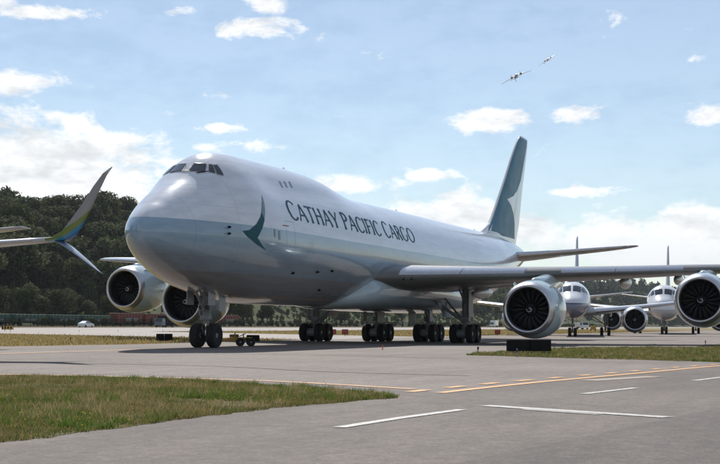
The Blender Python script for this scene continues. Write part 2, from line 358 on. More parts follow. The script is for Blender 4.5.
for s_ in (68, 91, 114): ribbon('runway_marking', [(-300, s_), (1500, s_)], .9, -.010, pw)

# grass islands with real blades
def rough_edge(pts, amp):
    out = []; n = len(pts); r = random.Random(3)
    for i in range(n):
        a, b = Vector((pts[i][0], pts[i][1], 0)), Vector((pts[(i + 1) % n][0], pts[(i + 1) % n][1], 0)); m_ = max(1, int((b - a).length / .22))
        for k in range(m_):
            p = a + (b - a) * k / m_; out.append(p + Vector((r.uniform(-amp, amp), r.uniform(-amp, amp), 0)) * (.6 + .4 * math.sin(i * 1.7)))
    return out
def island(name, pts, label):
    o = poly(name, pts, .005, soil); o['kind'] = 'structure'; return o
isl_left = rough_edge(curve(G((-120, 462), (0, 443.5), (90, 432), (180, 420), (300, 406), (394, 398.3)), 8) + curve(G((396, 397), (350, 391.5), (300, 387.5), (200, 381.5), (100, 378.3), (0, 376.8), (-160, 376)), 8), .10)
isl_right = rough_edge(curve(G((468, 355.2), (560, 358), (640, 360), (720, 362.3), (840, 366)), 6) + curve(G((840, 349), (720, 347.8), (600, 348), (540, 349.6), (480, 353.4)), 6), .18)
isl_far = G((696, 346), (730, 347.6), (800, 348), (800, 343), (730, 343))
island('grass_island', isl_left, ''); island('grass_island', isl_right, ''); island('grass_island', isl_far, '')
def inside(px, py_, poly_):
    res = np.zeros(len(px), bool); n = len(poly_); j = n - 1
    for i in range(n):
        xi, yi = poly_[i][0], poly_[i][1]; xj, yj = poly_[j][0], poly_[j][1]
        c = ((yi > py_) != (yj > py_)) & (px < (xj - xi) * (py_ - yi) / (yj - yi + 1e-12) + xi); res ^= c; j = i
    return res
def fast_mesh(name, V, Fidx, m, parent=None):
    me = bpy.data.meshes.new(name); nf, k = Fidx.shape
    me.vertices.add(len(V)); me.vertices.foreach_set('co', V.astype(np.float32).ravel())
    me.loops.add(nf * k); me.loops.foreach_set('vertex_index', Fidx.astype(np.int32).ravel())
    me.polygons.add(nf); me.polygons.foreach_set('loop_start', (np.arange(nf) * k).astype(np.int32)); me.polygons.foreach_set('loop_total', np.full(nf, k, np.int32))
    me.update(calc_edges=True); me.validate(); me.materials.append(m)
    o = bpy.data.objects.new(name, me); col.objects.link(o); o.parent = parent; return o
def lumps(x, y, f, seed):
    r = np.random.default_rng(seed); s = 0
    for k in range(6):
        a = r.uniform(0, 6.28); q = f * r.uniform(.6, 2.2); s = s + np.sin((x * np.cos(a) + y * np.sin(a)) * q + r.uniform(0, 6.28))
    return s / 6
def sow(name, poly_, n, h0, h1, w, m, label, z0=.003, seed=1, xr=None):
    r = np.random.default_rng(seed); P = np.array([(p[0], p[1]) for p in poly_]); lo = P.min(0); hi = P.max(0)
    x = r.uniform(lo[0], hi[0], n * 4); y = r.uniform(lo[1], hi[1], n * 4); k = inside(x, y, poly_)
    dn = lumps(x, y, 1.3, seed + 5) + .6 * lumps(x, y, 4.2, seed + 9)
    k &= r.uniform(0, 1, len(x)) < np.clip(.62 + .7 * dn, .12, 1)
    x = x[k][:n]; y = y[k][:n]; n = len(x); lump = 1 + .75 * lumps(x, y, 2.6, seed + 2)
    h = (h0 + (h1 - h0) * r.uniform(0, 1, n) ** 2.2) * np.clip(lump, .35, 2.); a = r.uniform(0, 6.28, n); ln = h * r.uniform(.15, .7, n); ww = w * r.uniform(.6, 1.4, n)
    la = r.uniform(0, 6.28, n); cx, sx = np.cos(a) * ww / 2, np.sin(a) * ww / 2
    z = np.full(n, z0)
    b0 = np.stack([x - cx, y - sx, z], 1); b1 = np.stack([x + cx, y + sx, z], 1)
    mx_, my_ = x + np.cos(la) * ln * .35, y + np.sin(la) * ln * .35
    m0 = np.stack([mx_ - cx * .8, my_ - sx * .8, z + h * .6], 1); m1 = np.stack([mx_ + cx * .8, my_ + sx * .8, z + h * .6], 1)
    tp = np.stack([x + np.cos(la) * ln, y + np.sin(la) * ln, z + h], 1)
    V = np.stack([b0, b1, m1, m0, tp], 1).reshape(-1, 3); i = np.arange(n)[:, None] * 5
    Fq = np.concatenate([i + np.array([[0, 1, 2]]), i + np.array([[0, 2, 3]]), i + np.array([[3, 2, 4]])], 0)
    o = fast_mesh(name, V, Fq, m); tag(o, label, 'grass', kind='stuff'); return o
def grow(p): c = sum((Vector((q[0], q[1], 0)) for q in p), Vector()) / len(p); return [c + (Vector((q[0], q[1], 0)) - c) * 1.006 for q in p]
sow('grass', grow(isl_left), 190000, .012, .085, .010, blades_m, 'weedy green and straw grass on the near left island', seed=3)
weed_m = bladem('weed_blades', [(.09, .15, .02), (.12, .18, .03), (.07, .12, .02), (.14, .19, .04), (.11, .16, .03)])
straw_m = bladem('straw_stalks', [(.36, .28, .14), (.42, .33, .18), (.30, .23, .11), (.26, .20, .10), (.38, .29, .15)])
def clumps(name, poly_, n, per, h0, h1, w, m, label, seed):
    r = np.random.default_rng(seed); P = np.array([(p[0], p[1]) for p in poly_]); lo = P.min(0); hi = P.max(0); x = r.uniform(lo[0], hi[0], n * 6); y = r.uniform(lo[1], hi[1], n * 6); k = inside(x, y, poly_) & (lumps(x, y, 1.1, seed) > -.05); x = x[k][:n]; y = y[k][:n]; n = len(x)
    cx = np.repeat(x, per) + r.normal(0, .05, n * per); cy = np.repeat(y, per) + r.normal(0, .05, n * per); N = n * per; hh = np.repeat(r.uniform(h0, h1, n), per) * r.uniform(.5, 1.1, N); a = r.uniform(0, 6.28, N); ln = hh * r.uniform(.2, .9, N); ww = w * r.uniform(.6, 1.4, N); la = r.uniform(0, 6.28, N); z = np.full(N, .003)
    b0 = np.stack([cx - np.cos(a) * ww / 2, cy - np.sin(a) * ww / 2, z], 1); b1 = np.stack([cx + np.cos(a) * ww / 2, cy + np.sin(a) * ww / 2, z], 1); tp = np.stack([cx + np.cos(la) * ln, cy + np.sin(la) * ln, z + hh], 1); V = np.stack([b0, b1, tp], 1).reshape(-1, 3)
    o = fast_mesh(name, V, np.arange(3 * N).reshape(N, 3), m); tag(o, label, 'grass', kind='stuff')
clumps('weeds', isl_left, 900, 26, .05, .15, .014, weed_m, 'bright green weed clumps in the near left grass', 31)
clumps('straw', isl_left, 1300, 14, .06, .19, .007, straw_m, 'pale dry stalks standing in the near left grass', 32)
clumps('weeds', isl_right, 500, 26, .06, .16, .03, weed_m, 'bright green weed clumps on the right grass island', 33)
clumps('straw', isl_right, 500, 16, .08, .2, .018, straw_m, 'pale dry stalks on the right grass island', 34)
sow('grass', grow(isl_right), 70000, .03, .12, .025, blades_m, 'green grass on the island behind the black sign board', seed=4)
far_strip = [(-40, 16), (4, 9.4), (14, 8), (26, 9), (36, 9.6), (43, 9.8), (64, 58), (-40, 58)]
sow('grass', far_strip, 60000, .05, .22, .07, dry_m, 'dry brown grass strip between taxiway and runway', z0=-.07, seed=5)
sow('grass', [(76, 10.2), (300, 11.5), (300, 58), (110, 58)], 30000, .06, .25, .12, dry_m, 'dry grass beyond the parked jetliners', z0=-.07, seed=6)
# yellow dandelions standing in the near grass
r_ = np.random.default_rng(12); fx = r_.uniform(-45, -24, 3000); fy = r_.uniform(-24, -8, 3000); k_ = inside(fx, fy, isl_left) & (lumps(fx, fy, .9, 4) > .12); fx = fx[k_][:320]; fy = fy[k_][:320]
V = []; Fc = []
for x, y in zip(fx, fy):
    h = random.uniform(.07, .16); r0 = random.uniform(.008, .015); k = len(V)
    V += [(x + r0 * math.cos(t), y + r0 * math.sin(t), h + .004) for t in np.linspace(0, 2 * math.pi, 7)[:-1]] + [(x, y, h + .018), (x - .002, y, .02), (x + .002, y, .02)]
    Fc += [(k + j, k + (j + 1) % 6, k + 6) for j in range(6)] + [(k + 7, k + 8, k + 6)]
o = obj('flowers', V, Fc, flower_m); tag(o, 'small yellow flowers scattered in the near left grass', 'flowers', kind='stuff')

# ------------------------------------------------------------------ the freighter
PR = R(1.142)                              # it leans a little to port on the crowned taxiway
jet = empty('cargo_jet'); tag(jet, 'large white four engine cargo jet with CATHAY PACIFIC CARGO lettering, nose toward the left', 'airplane')
def part(name, V, Fc, m, smooth=True, parent=None, ang=None, lean=True):
    o = obj(name, V, Fc, m, parent or jet, smooth)
    if parent is None and lean: o.rotation_euler = (PR, 0, 0)
    if ang: weighted(o, ang)
    return o
S_ = lambda xs: [math.sqrt(max(x, 0)) for x in xs]
def tab(*xy): f = pchip(S_([a for a, b in xy]), [b for a, b in xy]); return lambda X: f(math.sqrt(max(X, 0)))
f_top = tab((0, 5.37), (.5, 5.37), (.6, 5.72), (.85, 6.02), (1.4, 6.50), (2.2, 6.95), (3.3, 7.34), (4.5, 7.7), (6, 8.2), (9, 8.8), (16, 8.9), (22, 9.0), (26, 9.1), (50, 9.18), (60, 9.2), (64, 9.12), (70, 8.8), (73, 8.45), (74.2, 8.1))
f_bot = tab((0, 5.37), (.5, 5.37), (.6, 5.05), (.85, 4.78), (1.35, 4.42), (2.2, 4.0), (3.6, 3.48), (5, 3.07), (6.5, 2.76), (9, 2.42), (11.4, 2.26), (20, 2.24), (47, 2.26), (52, 2.6), (58, 3.7), (65, 5.3), (71, 6.7), (74.2, 7.6))
f_w = tab((0, 0.), (.5, 0), (.6, .36), (.85, .68), (1.35, 1.1), (2.2, 1.6), (3.3, 2.11), (4.6, 2.57), (6.2, 2.96), (8, 3.17), (10, 3.25), (48, 3.25), (56, 2.98), (62, 2.4), (68, 1.6), (73, .75), (74.2, .28))
f_zw = tab((0, 5.37), (3, 5.42), (8, 5.5), (50, 5.55), (58, 6.0), (65, 6.9), (71, 7.6), (74.2, 7.86))
u_top = tab((0, 5.0), (1.2, 6.15), (2.2, 7.0), (3.0, 7.48), (3.8, 7.90), (4.5, 8.30), (5.2, 8.82), (5.9, 9.32), (6.6, 9.64), (7.4, 9.80), (8.7, 9.88), (12, 9.9), (15, 9.93), (17.4, 9.9), (19.7, 9.78), (21.9, 9.50), (23.8, 9.26), (25.5, 9.05), (27.5, 8.5), (30, 7.5), (74.2, 7.))
u_r = tab((0, .1), (1.2, .45), (2.2, .8), (3.0, 1.05), (3.8, 1.32), (4.5, 1.58), (5.2, 1.80), (5.9, 1.94), (7.1, 2.04), (8.5, 2.1), (12, 2.12), (19, 2.16), (24, 2.25), (27.5, 1.9), (30, 1.2), (74.2, .1))
def hw(X, z):
    t, b, w, zw = f_top(X), f_bot(X), f_w(X), f_zw(X)
    h = (t - zw) if z > zw else (zw - b); q = 1 - ((z - zw) / max(h, 1e-4)) ** 2; ym = w * math.sqrt(q) if q > 0 else 0.
    ru = u_r(X); zu = u_top(X) - ru; q = ru * ru - (z - zu) ** 2; yu = math.sqrt(q) if q > 0 else 0.
    if X > 30: yu = 0
    p = 3. + 4. * min(max((X - 5) / 6, 0), 1); pear = (ym ** p + yu ** p) ** (1 / p)
    k = min(max((X - 4.5) / 6.5, 0), 1); k = k * k * (3 - 2 * k)            # egg-shaped nose sections grow into the double lobe
    if k >= 1: return pear
    zt = max(t, u_top(X)); tt = (z - zw) / (zt - zw) if z > zw else 0
    egg = ym if z <= zw else (w * (1 - tt ** 1.95) ** .53 if tt < 1 else 0.)
    return egg + (pear - egg) * k
def ztop(X): return max(f_top(X), u_top(X)) if X <= 30 else f_top(X)
xs = list(.5 + np.linspace(0, 1, 14) ** 2 * 1.5) + list(np.arange(2.2, 10, .22)) + list(np.arange(10, 30, .6)) + list(np.arange(30, 48, 1.5)) + list(np.arange(48, 74, .8)) + [74.2]
NH = 40; rings = []
for X in xs[1:]:
    t, b = ztop(X), f_bot(X); ring = []
    th = [math.pi * k / NH for k in range(NH + 1)]
    L = [(X, hw(X, (t + b) / 2 + (t - b) / 2 * math.cos(a)), (t + b) / 2 + (t - b) / 2 * math.cos(a)) for a in th]
    L[0] = (X, 0, t); L[-1] = (X, 0, b)
    rings.append(L + [(p[0], -p[1], p[2]) for p in L[-2:0:-1]])
V, Fc = loft(rings, False, True); n = len(rings[0]); V.append((.5, 0, 5.37)); Fc += [(j, len(V) - 1, (j + 1) % n) for j in range(n)]
Fc = [tuple(reversed(f)) for f in Fc]
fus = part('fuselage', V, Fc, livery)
# points on the skin: side -1 = port
def skin(X, z, side=-1, off=.012):
    y = hw(X, z); e = .03
    nx = -(hw(X + e, z) - hw(max(X - e, 0), z)) / (2 * e); nz = -(hw(X, z + e) - hw(X, z - e)) / (2 * e)
    nx = max(-4, min(4, nx)); nz = max(-4, min(4, nz)); l = math.sqrt(nx * nx + nz * nz + 1)
    return Vector((X + nx / l * off, side * (y + off / l), z + nz / l * off))
RL = Matrix.Rotation(-PR, 3, 'X'); camL = RL @ CAM
def hit(u, v):                             # where a photo pixel meets the skin, as (X, z)
    d = RL @ ray(u, v); t = 40.
    while t < 130:
        p = camL + d * t
        if .51 < p.x < 74 and f_bot(p.x) < p.z < ztop(p.x) and abs(p.y) < hw(p.x, p.z): break
        t += .05
    return p.x, p.z
def scan(q, rows, cols, f):                # fill an outline in (x, z) with rows of quads and lay them on a surface
    zs = sorted(set(list(np.linspace(min(b for a, b in q), max(b for a, b in q), rows + 1)) + [b for a, b in q])); V = []; Fc = []
    zs = [z for i, z in enumerate(zs) if i == 0 or z - zs[i - 1] > 1e-4]
    def cuts_at(z):
        r = []
        for i in range(len(q)):
            (x0, z0), (x1, z1) = q[i], q[(i + 1) % len(q)]
            if (z0 > z) != (z1 > z): r.append((x0 + (x1 - x0) * (z - z0) / (z1 - z0), i))
        return sorted(r)
    for i in range(len(zs) - 1):
        a, b = zs[i], zs[i + 1]; mid = cuts_at((a + b) / 2); e = (b - a) * 1e-4
        for j in range(0, len(mid) - 1, 2):
            def at(z, k):
                (x0, z0), (x1, z1) = q[k], q[(k + 1) % len(q)]; t = min(max((z - z0) / (z1 - z0), 0), 1); return x0 + (x1 - x0) * t
            b0 = len(V); l, r = mid[j][1], mid[j + 1][1]
            for z in (a, b):
                for c in range(cols + 1): V.append(f(at(z, l) + (at(z, r) - at(z, l)) * c / cols, z))
            Fc += [(b0 + c, b0 + c + 1, b0 + cols + c + 2, b0 + cols + c + 1) for c in range(cols)]
    return V, Fc
def decal(name, pts, m, side=-1, off=.012, cuts=3, parent=None, px=True):
    q = [hit(*p) for p in pts] if px else pts
    V, Fc = scan(q, max(6, cuts * 6), 6, lambda a, b: skin(a, b, side, off))
    o = obj(name, V, Fc, m, parent or fus, True); return o
# cockpit glazing, each pane on a raised frame, both sides alike
frame_m = pbr('window_frame', (.30, .31, .32), .4, var=.1, scale=8)
panes = [[(188.4, 163.5), (205.4, 164.2), (204.7, 172.2), (186.9, 171.0)], [(207.6, 164.7), (210.9, 164.9), (214.6, 173.3), (207.9, 172.0)], [(212.9, 165.1), (216.6, 165.3), (222.6, 175.4), (216.8, 173.9)]]
for q in panes:
    k = [hit(*p) for p in q]; c = (sum(a for a, b in k) / 4, sum(b for a, b in k) / 4)
    bigger = [(c[0] + (a - c[0]) * 1.1 + .02 * (1 if a > c[0] else -1), c[1] + (b - c[1]) * 1.13) for a, b in k]
    for s in (-1, 1):
        decal('window_frame', bigger, frame_m, s, .022, 4, px=False)
        decal('cockpit_window', k, glass, s, .034, 4, px=False)
for u in (281, 285.6, 290.4):              # upper deck side windows
    X, z = hit(u, 184.6)
    for s in (-1, 1): decal('cabin_window', [(X - .12, z + .14), (X - .06, z + .18), (X + .06, z + .18), (X + .12, z + .14), (X + .12, z - .14), (X + .06, z - .18), (X - .06, z - .18), (X - .12, z - .14)], glass, s, .012, 1, px=False)
# brushstroke wing by the nose
sw_dark = [(264.3, 219.7), (262, 228.3), (256.9, 237.8), (261.2, 244.2), (265.5, 250.3), (256, 244.1), (247.4, 236.9), (242.2, 230.9), (249.1, 230), (256, 224), (260.0, 216.3), (261.0, 212)]
sw_light = [(261.2, 194.7), (263.8, 202.4), (264.7, 211), (264.35, 219.2), (261.0, 211.6), (261.3, 205.9)]
sw2 = pbr('faded_brush_paint', (.12, .19, .20), .3, var=.35, scale=9, coat=.4)
for s in (-1, 1):
    o = decal('brush_wing_mark', sw_dark, teal, s, .014, 4); o['label'] = 'dark green brushstroke wing on the nose'
    decal('brush_wing_tip', sw_light, sw2, s, .012, 3)
# lettering, cut letter by letter: flared roman capitals in unit cap height
def stroke(p, w, n=8):
    P = [np.array(q, float) for q in p]
    if len(P) == 2: P = [P[0] + (P[1] - P[0]) * t for t in np.linspace(0, 1, n)]
    W = np.interp(np.linspace(0, 1, len(P)), np.linspace(0, 1, len(w)), w); out = []
    for i, q in enumerate(P):
        d = P[min(i + 1, len(P) - 1)] - P[max(i - 1, 0)]; d = d / (np.linalg.norm(d) + 1e-9); nn = np.array([-d[1], d[0]]); out.append((q + nn * W[i] / 2, q - nn * W[i] / 2))
    return out
TK, TN = .15, .08
def stem(x): return stroke([(x, 0), (x, 1)], [TK * 1.45, TK, TK * .94, TK, TK * 1.45], 10)
def bar(x0, x1, y): return stroke([(x0, y), (x1, y)], [TN * 1.5, TN, TN, TN * 1.5], 6)
def arc(cx, cy, rx, ry, a0, a1, n=26):
    P = [(cx + rx * math.cos(R(a)), cy + ry * math.sin(R(a))) for a in np.linspace(a0, a1, n)]; W = [TN + (TK * 1.12 - TN) * abs(math.cos(R(a))) ** 1.5 for a in np.linspace(a0, a1, n)]; return stroke(P, W)
def diag(a, b, w): return stroke([a, b], [w * 1.2, w, w, w * 1.25], 10)
GL = {'C': ([arc(.47, .5, .41, .49, 42, 318)], .84), 'O': ([arc(.5, .5, .44, .49, 0, 360, 40)], 1.0), 'G': ([arc(.48, .5, .42, .49, 42, 322), stroke([(.80, .46), (.80, .12)], [TK, TK * .9, TK], 6)], .96),
      'A': ([diag((.04, 0), (.44, 1), TN * 1.1), diag((.44, 1), (.86, 0), TK), bar(.18, .70, .36)], .90), 'T': ([stem(.40), bar(.0, .80, .955)], .80), 'H': ([stem(.12), stem(.72), bar(.18, .66, .52)], .84),
      'Y': ([stroke([(.40, 0), (.40, .48)], [TK * 1.4, TK], 6), diag((.0, 1), (.40, .46), TK), diag((.80, 1), (.40, .46), TN * 1.1)], .80), 'P': ([stem(.12), arc(.30, .74, .26, .225, 90, -90), bar(.15, .32, .965), bar(.15, .32, .515)], .62),
      'I': ([stem(.12)], .25), 'F': ([stem(.12), bar(.15, .58, .955), bar(.15, .50, .52)], .60), 'R': ([stem(.12), arc(.30, .75, .25, .215, 90, -90), bar(.15, .32, .965), bar(.15, .32, .535), diag((.32, .53), (.70, 0), TK)], .72)}
txt = 'CATHAY PACIFIC CARGO'; pen = 0; lay = []
for i, ch in enumerate(txt):
    if ch == ' ': pen += .46; continue
    k = 1.10 if (i == 0 or txt[i - 1] == ' ') else 1.; lay.append((ch, pen, k)); pen += GL[ch][1] * k + .12
X0, X1 = hit(288.5, 212)[0], hit(413.3, 234)[0]; ZB = (hit(298, 221)[1] + hit(411, 241)[1]) / 2 - .02; sx = (X1 - X0) / pen; CAPH = .92
for s in (-1, 1):
    for ch, p, k in lay:
        V = []; Fc = []
        for j, st in enumerate(GL[ch][0]):
            b0 = len(V)
            for a, b in st:
                for q in (a, b):
                    xx = X0 + (p + q[0] * k) * sx
                    if s > 0: xx = X0 + X1 - xx
                    V.append(skin(xx, ZB + q[1] * k * CAPH, s, .012 + .0015 * j))
            m_ = len(st); Fc += [(b0 + 2 * i, b0 + 2 * i + 1, b0 + 2 * i + 3, b0 + 2 * i + 2) for i in range(m_ - 1)]
        obj('letter', V, Fc, teal, fus)
# doors, seams, probes and antennas on the skin
def outline(name, x0, x1, z0, z1, s=-1, w=.014):
    q = []
    for a in ([(x0, z0), (x1, z0)], [(x1, z0), (x1, z1)], [(x1, z1), (x0, z1)], [(x0, z1), (x0, z0)]):
        n_ = 14; P = [(a[0][0] + (a[1][0] - a[0][0]) * t, a[0][1] + (a[1][1] - a[0][1]) * t) for t in np.linspace(0, 1, n_)]; hz = abs(a[0][1] - a[1][1]) < 1e-6
        V = []; 
        for X, z in P:
            dxx, dzz = (0, w / 2) if hz else (w / 2, 0); V += [skin(X - dxx, z - dzz, s, .008 + (.001 if hz else 0)), skin(X + dxx, z + dzz, s, .008 + (.001 if hz else 0))]
        q.append((V, [(2 * i, 2 * i + 1, 2 * i + 3, 2 * i + 2) for i in range(n_ - 1)]))
    V, Fc = join(*q); return obj(name, V, Fc, seam, fus)
outline('crew_door', 10.1, 11.2, 4.75, 6.55); outline('side_cargo_door', 48.2, 51.6, 5.0, 8.0); outline('lower_cargo_door', 19.5, 22.2, 2.95, 4.6); outline('lower_cargo_door', 46.5, 49, 2.95, 4.6); outline('door_panel', 13.2, 13.6, 5.1, 5.6)
for u, v in [(228, 227), (228, 233.5), (292, 273), (316.5, 272), (331, 271), (318, 290)]:
    X, z = hit(u, v); p = skin(X, z, -1, 0); V, Fc = tube([p + Vector((.05, .02, 0)), p + Vector((-.02, -.12, 0)), p + Vector((-.16, -.14, 0))], [.07, .05, .03], 8); obj('probe', V, Fc, black, fus, True)
X, z = hit(274.5, 231); decal('door_window', [(X - .08, z - .3), (X + .08, z - .3), (X + .08, z + .1), (X - .08, z + .1)], seam, -1, .013, 1, px=False)
decal('door_placard', [(X + .4, z - .4), (X + .6, z - .4), (X + .6, z + .05), (X + .4, z + .05)], seam, -1, .013, 1, px=False)
decal('red_stripe', [hit(282.5, 224.9), hit(288.5, 225.6), hit(288.5, 226.5), hit(282.5, 225.8)], redp, -1, .013, 1, px=False)
decal('service_panel', [hit(271, 250.6), hit(280, 251.4), hit(280, 253), hit(271, 252.2)], seam, -1, .013, 1, px=False)
for X in (16.5, 19.6, 36.4, 57.0):
    z = ztop(X); V, Fc = loft([[(X, -.03, z - .1), (X, .03, z - .1), (X + .5, .03, z - .1), (X + .5, -.03, z - .1)], [(X + .2, -.015, z + .16), (X + .2, .015, z + .16), (X + .4, .015, z + .16), (X + .4, -.015, z + .16)]]); obj('antenna', V, Fc, white, fus)
V, Fc = revolve_x([(0, .05), (.1, .16), (.3, .2), (.5, .14), (.6, .03)], 12, 0, f_bot(30) + .02, 30); obj('beacon_light', V, Fc, redp, fus, True)
for u, v in ((172.5, 173.5), (196, 173.2)):     # wipers at the foot of the windscreens
    X, z = hit(u, v); p = skin(X, z, -1, .03); p2 = skin(X + .35, z + .1, -1, .05); V, Fc = tube([p, p2], .018, 6); obj('wiper', V, Fc, black, fus)

# wing to body fairing
rings = []
for X, w, zt, zb in [(21.5, 1.2, 3.0, 2.3), (22.6, 2.4, 3.7, 2.14), (24, 3.15, 4.45, 2.08), (26, 3.5, 4.95, 2.04), (29, 3.62, 5.0, 2.02), (33, 3.66, 4.9, 2.0), (38, 3.66, 4.8, 2.0), (42, 3.6, 4.6, 2.04), (45, 3.4, 4.3, 2.1), (47.5, 2.9, 3.9, 2.2), (49.5, 1.5, 3.1, 2.3)]:
    rings.append([(X, w * math.copysign(abs(math.sin(a)) ** .75, math.sin(a)), (zt + zb) / 2 + (zt - zb) / 2 * math.copysign(abs(math.cos(a)) ** .8, math.cos(a))) for a in [2 * math.pi * k / 48 for k in range(48)]])
V, Fc = loft(rings); wbf = part('wing_body_fairing', V, [tuple(reversed(f)) for f in Fc], pbr('fairing_paint', (.44, .52, .56), .16, var=.05, scale=.8, coat=.6))
smo = wbf.modifiers.new('s', 'SUBSURF'); smo.levels = 1; smo.render_levels = 1

class Wing:
    """sections (Y, LE x, LE z, chord, thickness ratio, twist deg); s runs -1 lower TE .. 0 LE .. 1 upper TE"""
    def __init__(s, secs, vertical=False):
        s.f = [pchip([q[0] for q in secs], [q[k] for q in secs]) for k in range(1, 6)]; s.v = vertical; s.y0 = secs[0][0]; s.y1 = secs[-1][0]; s.camber = 0. if vertical else .018
    def pt(s, Y, t, side=1, off=0.):
        x0, z0, c, th, tw = [f(Y) for f in s.f]; x = t * t; yt = 5 * th * (.2969 * abs(t) - .126 * x - .3516 * x * x + .2843 * x ** 3 - .1030 * x ** 4)
        zz = (yt if t > 0 else -yt) + s.camber * math.sin(math.pi * x) ** 1
        if off:
            sl = 5 * th * (.2969 / (2 * max(abs(t), .05)) - .126 - .7032 * x + .8529 * x * x - .412 * x ** 3); l = math.sqrt(1 + sl * sl); nx, nz = -sl / l, (1 if t > 0 else -1) / l
            if abs(t) < .05: nx, nz = -1, 0
        else: nx = nz = 0
        px, pz = x * c + nx * off, zz * c + nz * off; a = R(tw); px, pz = px * math.cos(a) + pz * math.sin(a), -px * math.sin(a) + pz * math.cos(a)
        return (x0 + px, pz, Y) if s.v else (x0 + px, side * Y, z0 + pz)
    def mesh(s, side=1, ny=24, nt=20, ys=None):
        ts = np.linspace(-1, 1, 2 * nt + 1); ys = ys if ys is not None else np.linspace(s.y0, s.y1, ny)
        rings = [[s.pt(Y, t, side) for t in ts] for Y in ys]; V, Fc = loft(rings)
        return V, (Fc if side < 0 else [tuple(reversed(f)) for f in Fc])
    def patch(s, y0, y1, t0, t1, side=1, off=.012, ny=10, nt=8):
        rings = [[s.pt(Y, t, side, off) for t in np.linspace(t0, t1, nt)] for Y in np.linspace(y0, y1, ny)]
        return loft(rings, False, False, False)
# LE height measured along the leading edge in the photograph
W7 = Wing([(0., 21.9, 4.05, 17.0, .115, 2.5), (3.25, 24.75, 4.22, 14.6, .115, 2.4), (6.7, 27.8, 4.44, 12.4, .108, 2.0), (11.5, 32.05, 4.76, 10.0, .10, 1.2), (16, 36.1, 5.08, 8.2, .105, .6), (21, 40.5, 5.5, 6.9, .10, .2), (27, 45.9, 5.85, 5.2, .095, -.6), (31, 49.4, 6.05, 3.9, .09, -1.2), (33, 51.6, 6.15, 2.6, .088, -1.6), (34.2, 53.6, 6.2, 1.0, .085, -1.8)])
engs = {}
for s in (-1, 1):
    V, Fc = W7.mesh(s, 40, 20); w = part('wing', V, Fc, wgrey)
    for y0, y1 in [(4.1, 7.2), (7.24, 10.6), (12.6, 15.6), (15.64, 19.6), (22.2, 25.4), (25.44, 28.8), (28.84, 31.8)]:
        V, Fc = W7.patch(y0, y1, .035, .30, s, .014); obj('slat', V, Fc, alu, w, True)
    for y0, y1, a, b in [(4.2, 11.0, -.985, -.84), (13.2, 20.4, -.985, -.83), (21.6, 24, -.985, -.83), (24.1, 31, -.985, -.85)]:
        V, Fc = W7.patch(y0, y1, a, b, s, .014); obj('flap', V, Fc, pbr('flap_grey', (.25, .25, .25), .4, var=.1, scale=2), w, True)
    for y0, y1 in [(5, 10.8), (14, 20), (21.8, 26)]:
        V, Fc = W7.patch(y0, y1, .80, .90, s, .014); obj('spoiler', V, Fc, wgrey, w, True)
    for Y, L_f, r in [(5.9, 5.4, .42), (9.0, 5.6, .48), (15.2, 5.0, .43), (18.6, 4.6, .40), (24.2, 3.6, .32)]:
        le = W7.pt(Y, 0, s); te = W7.pt(Y, -1, s); c_ = te[0] - le[0]; xa = te[0] - min(L_f * .72, c_ * .62); za = W7.pt(Y, -.8, s)[2]
        prof = [(0, .02), (.04, .3), (.14, .62), (.3, .9), (.5, 1.), (.7, .86), (.86, .55), (.96, .22), (1, .03)]; rings = []
        for t, k in prof:
            zc = za - r * .72 - .10 * t * 0; rings.append([(xa + t * L_f, le[1] + r * .62 * k * math.cos(a), zc + r * (1.05 if math.sin(a) < 0 else 1.0) * k * math.sin(a) + .18 * t) for a in [2 * math.pi * q / 20 for q in range(20)]])
        V, Fc = loft(rings); obj('flap_track_fairing', V, Fc, belly, w, True)
    for Y in (4.6, 5.0):                   # landing light lenses in the root leading edge
        pass
    V, Fc = tube([W7.pt(34.0, 0, s), Vector(W7.pt(34.2, 0, s)) + Vector((.2, 0, 0))], .05, 8); obj('wingtip_light', V, Fc, redp if s < 0 else MATS['jade_green_paint'], w)
for s in (-1, 1):
    for dxl in (4.35, 4.75):
        p = Vector(W7.pt(dxl, -.06, s, .02)); V, Fc = revolve_x([(-.02, .11), (.02, .12), (.06, .10)], 14, p.y, p.z, p.x, True); o = obj('landing_light', V, Fc, glass, None, True); o.parent = jet; o.rotation_euler = (PR, 0, 0)

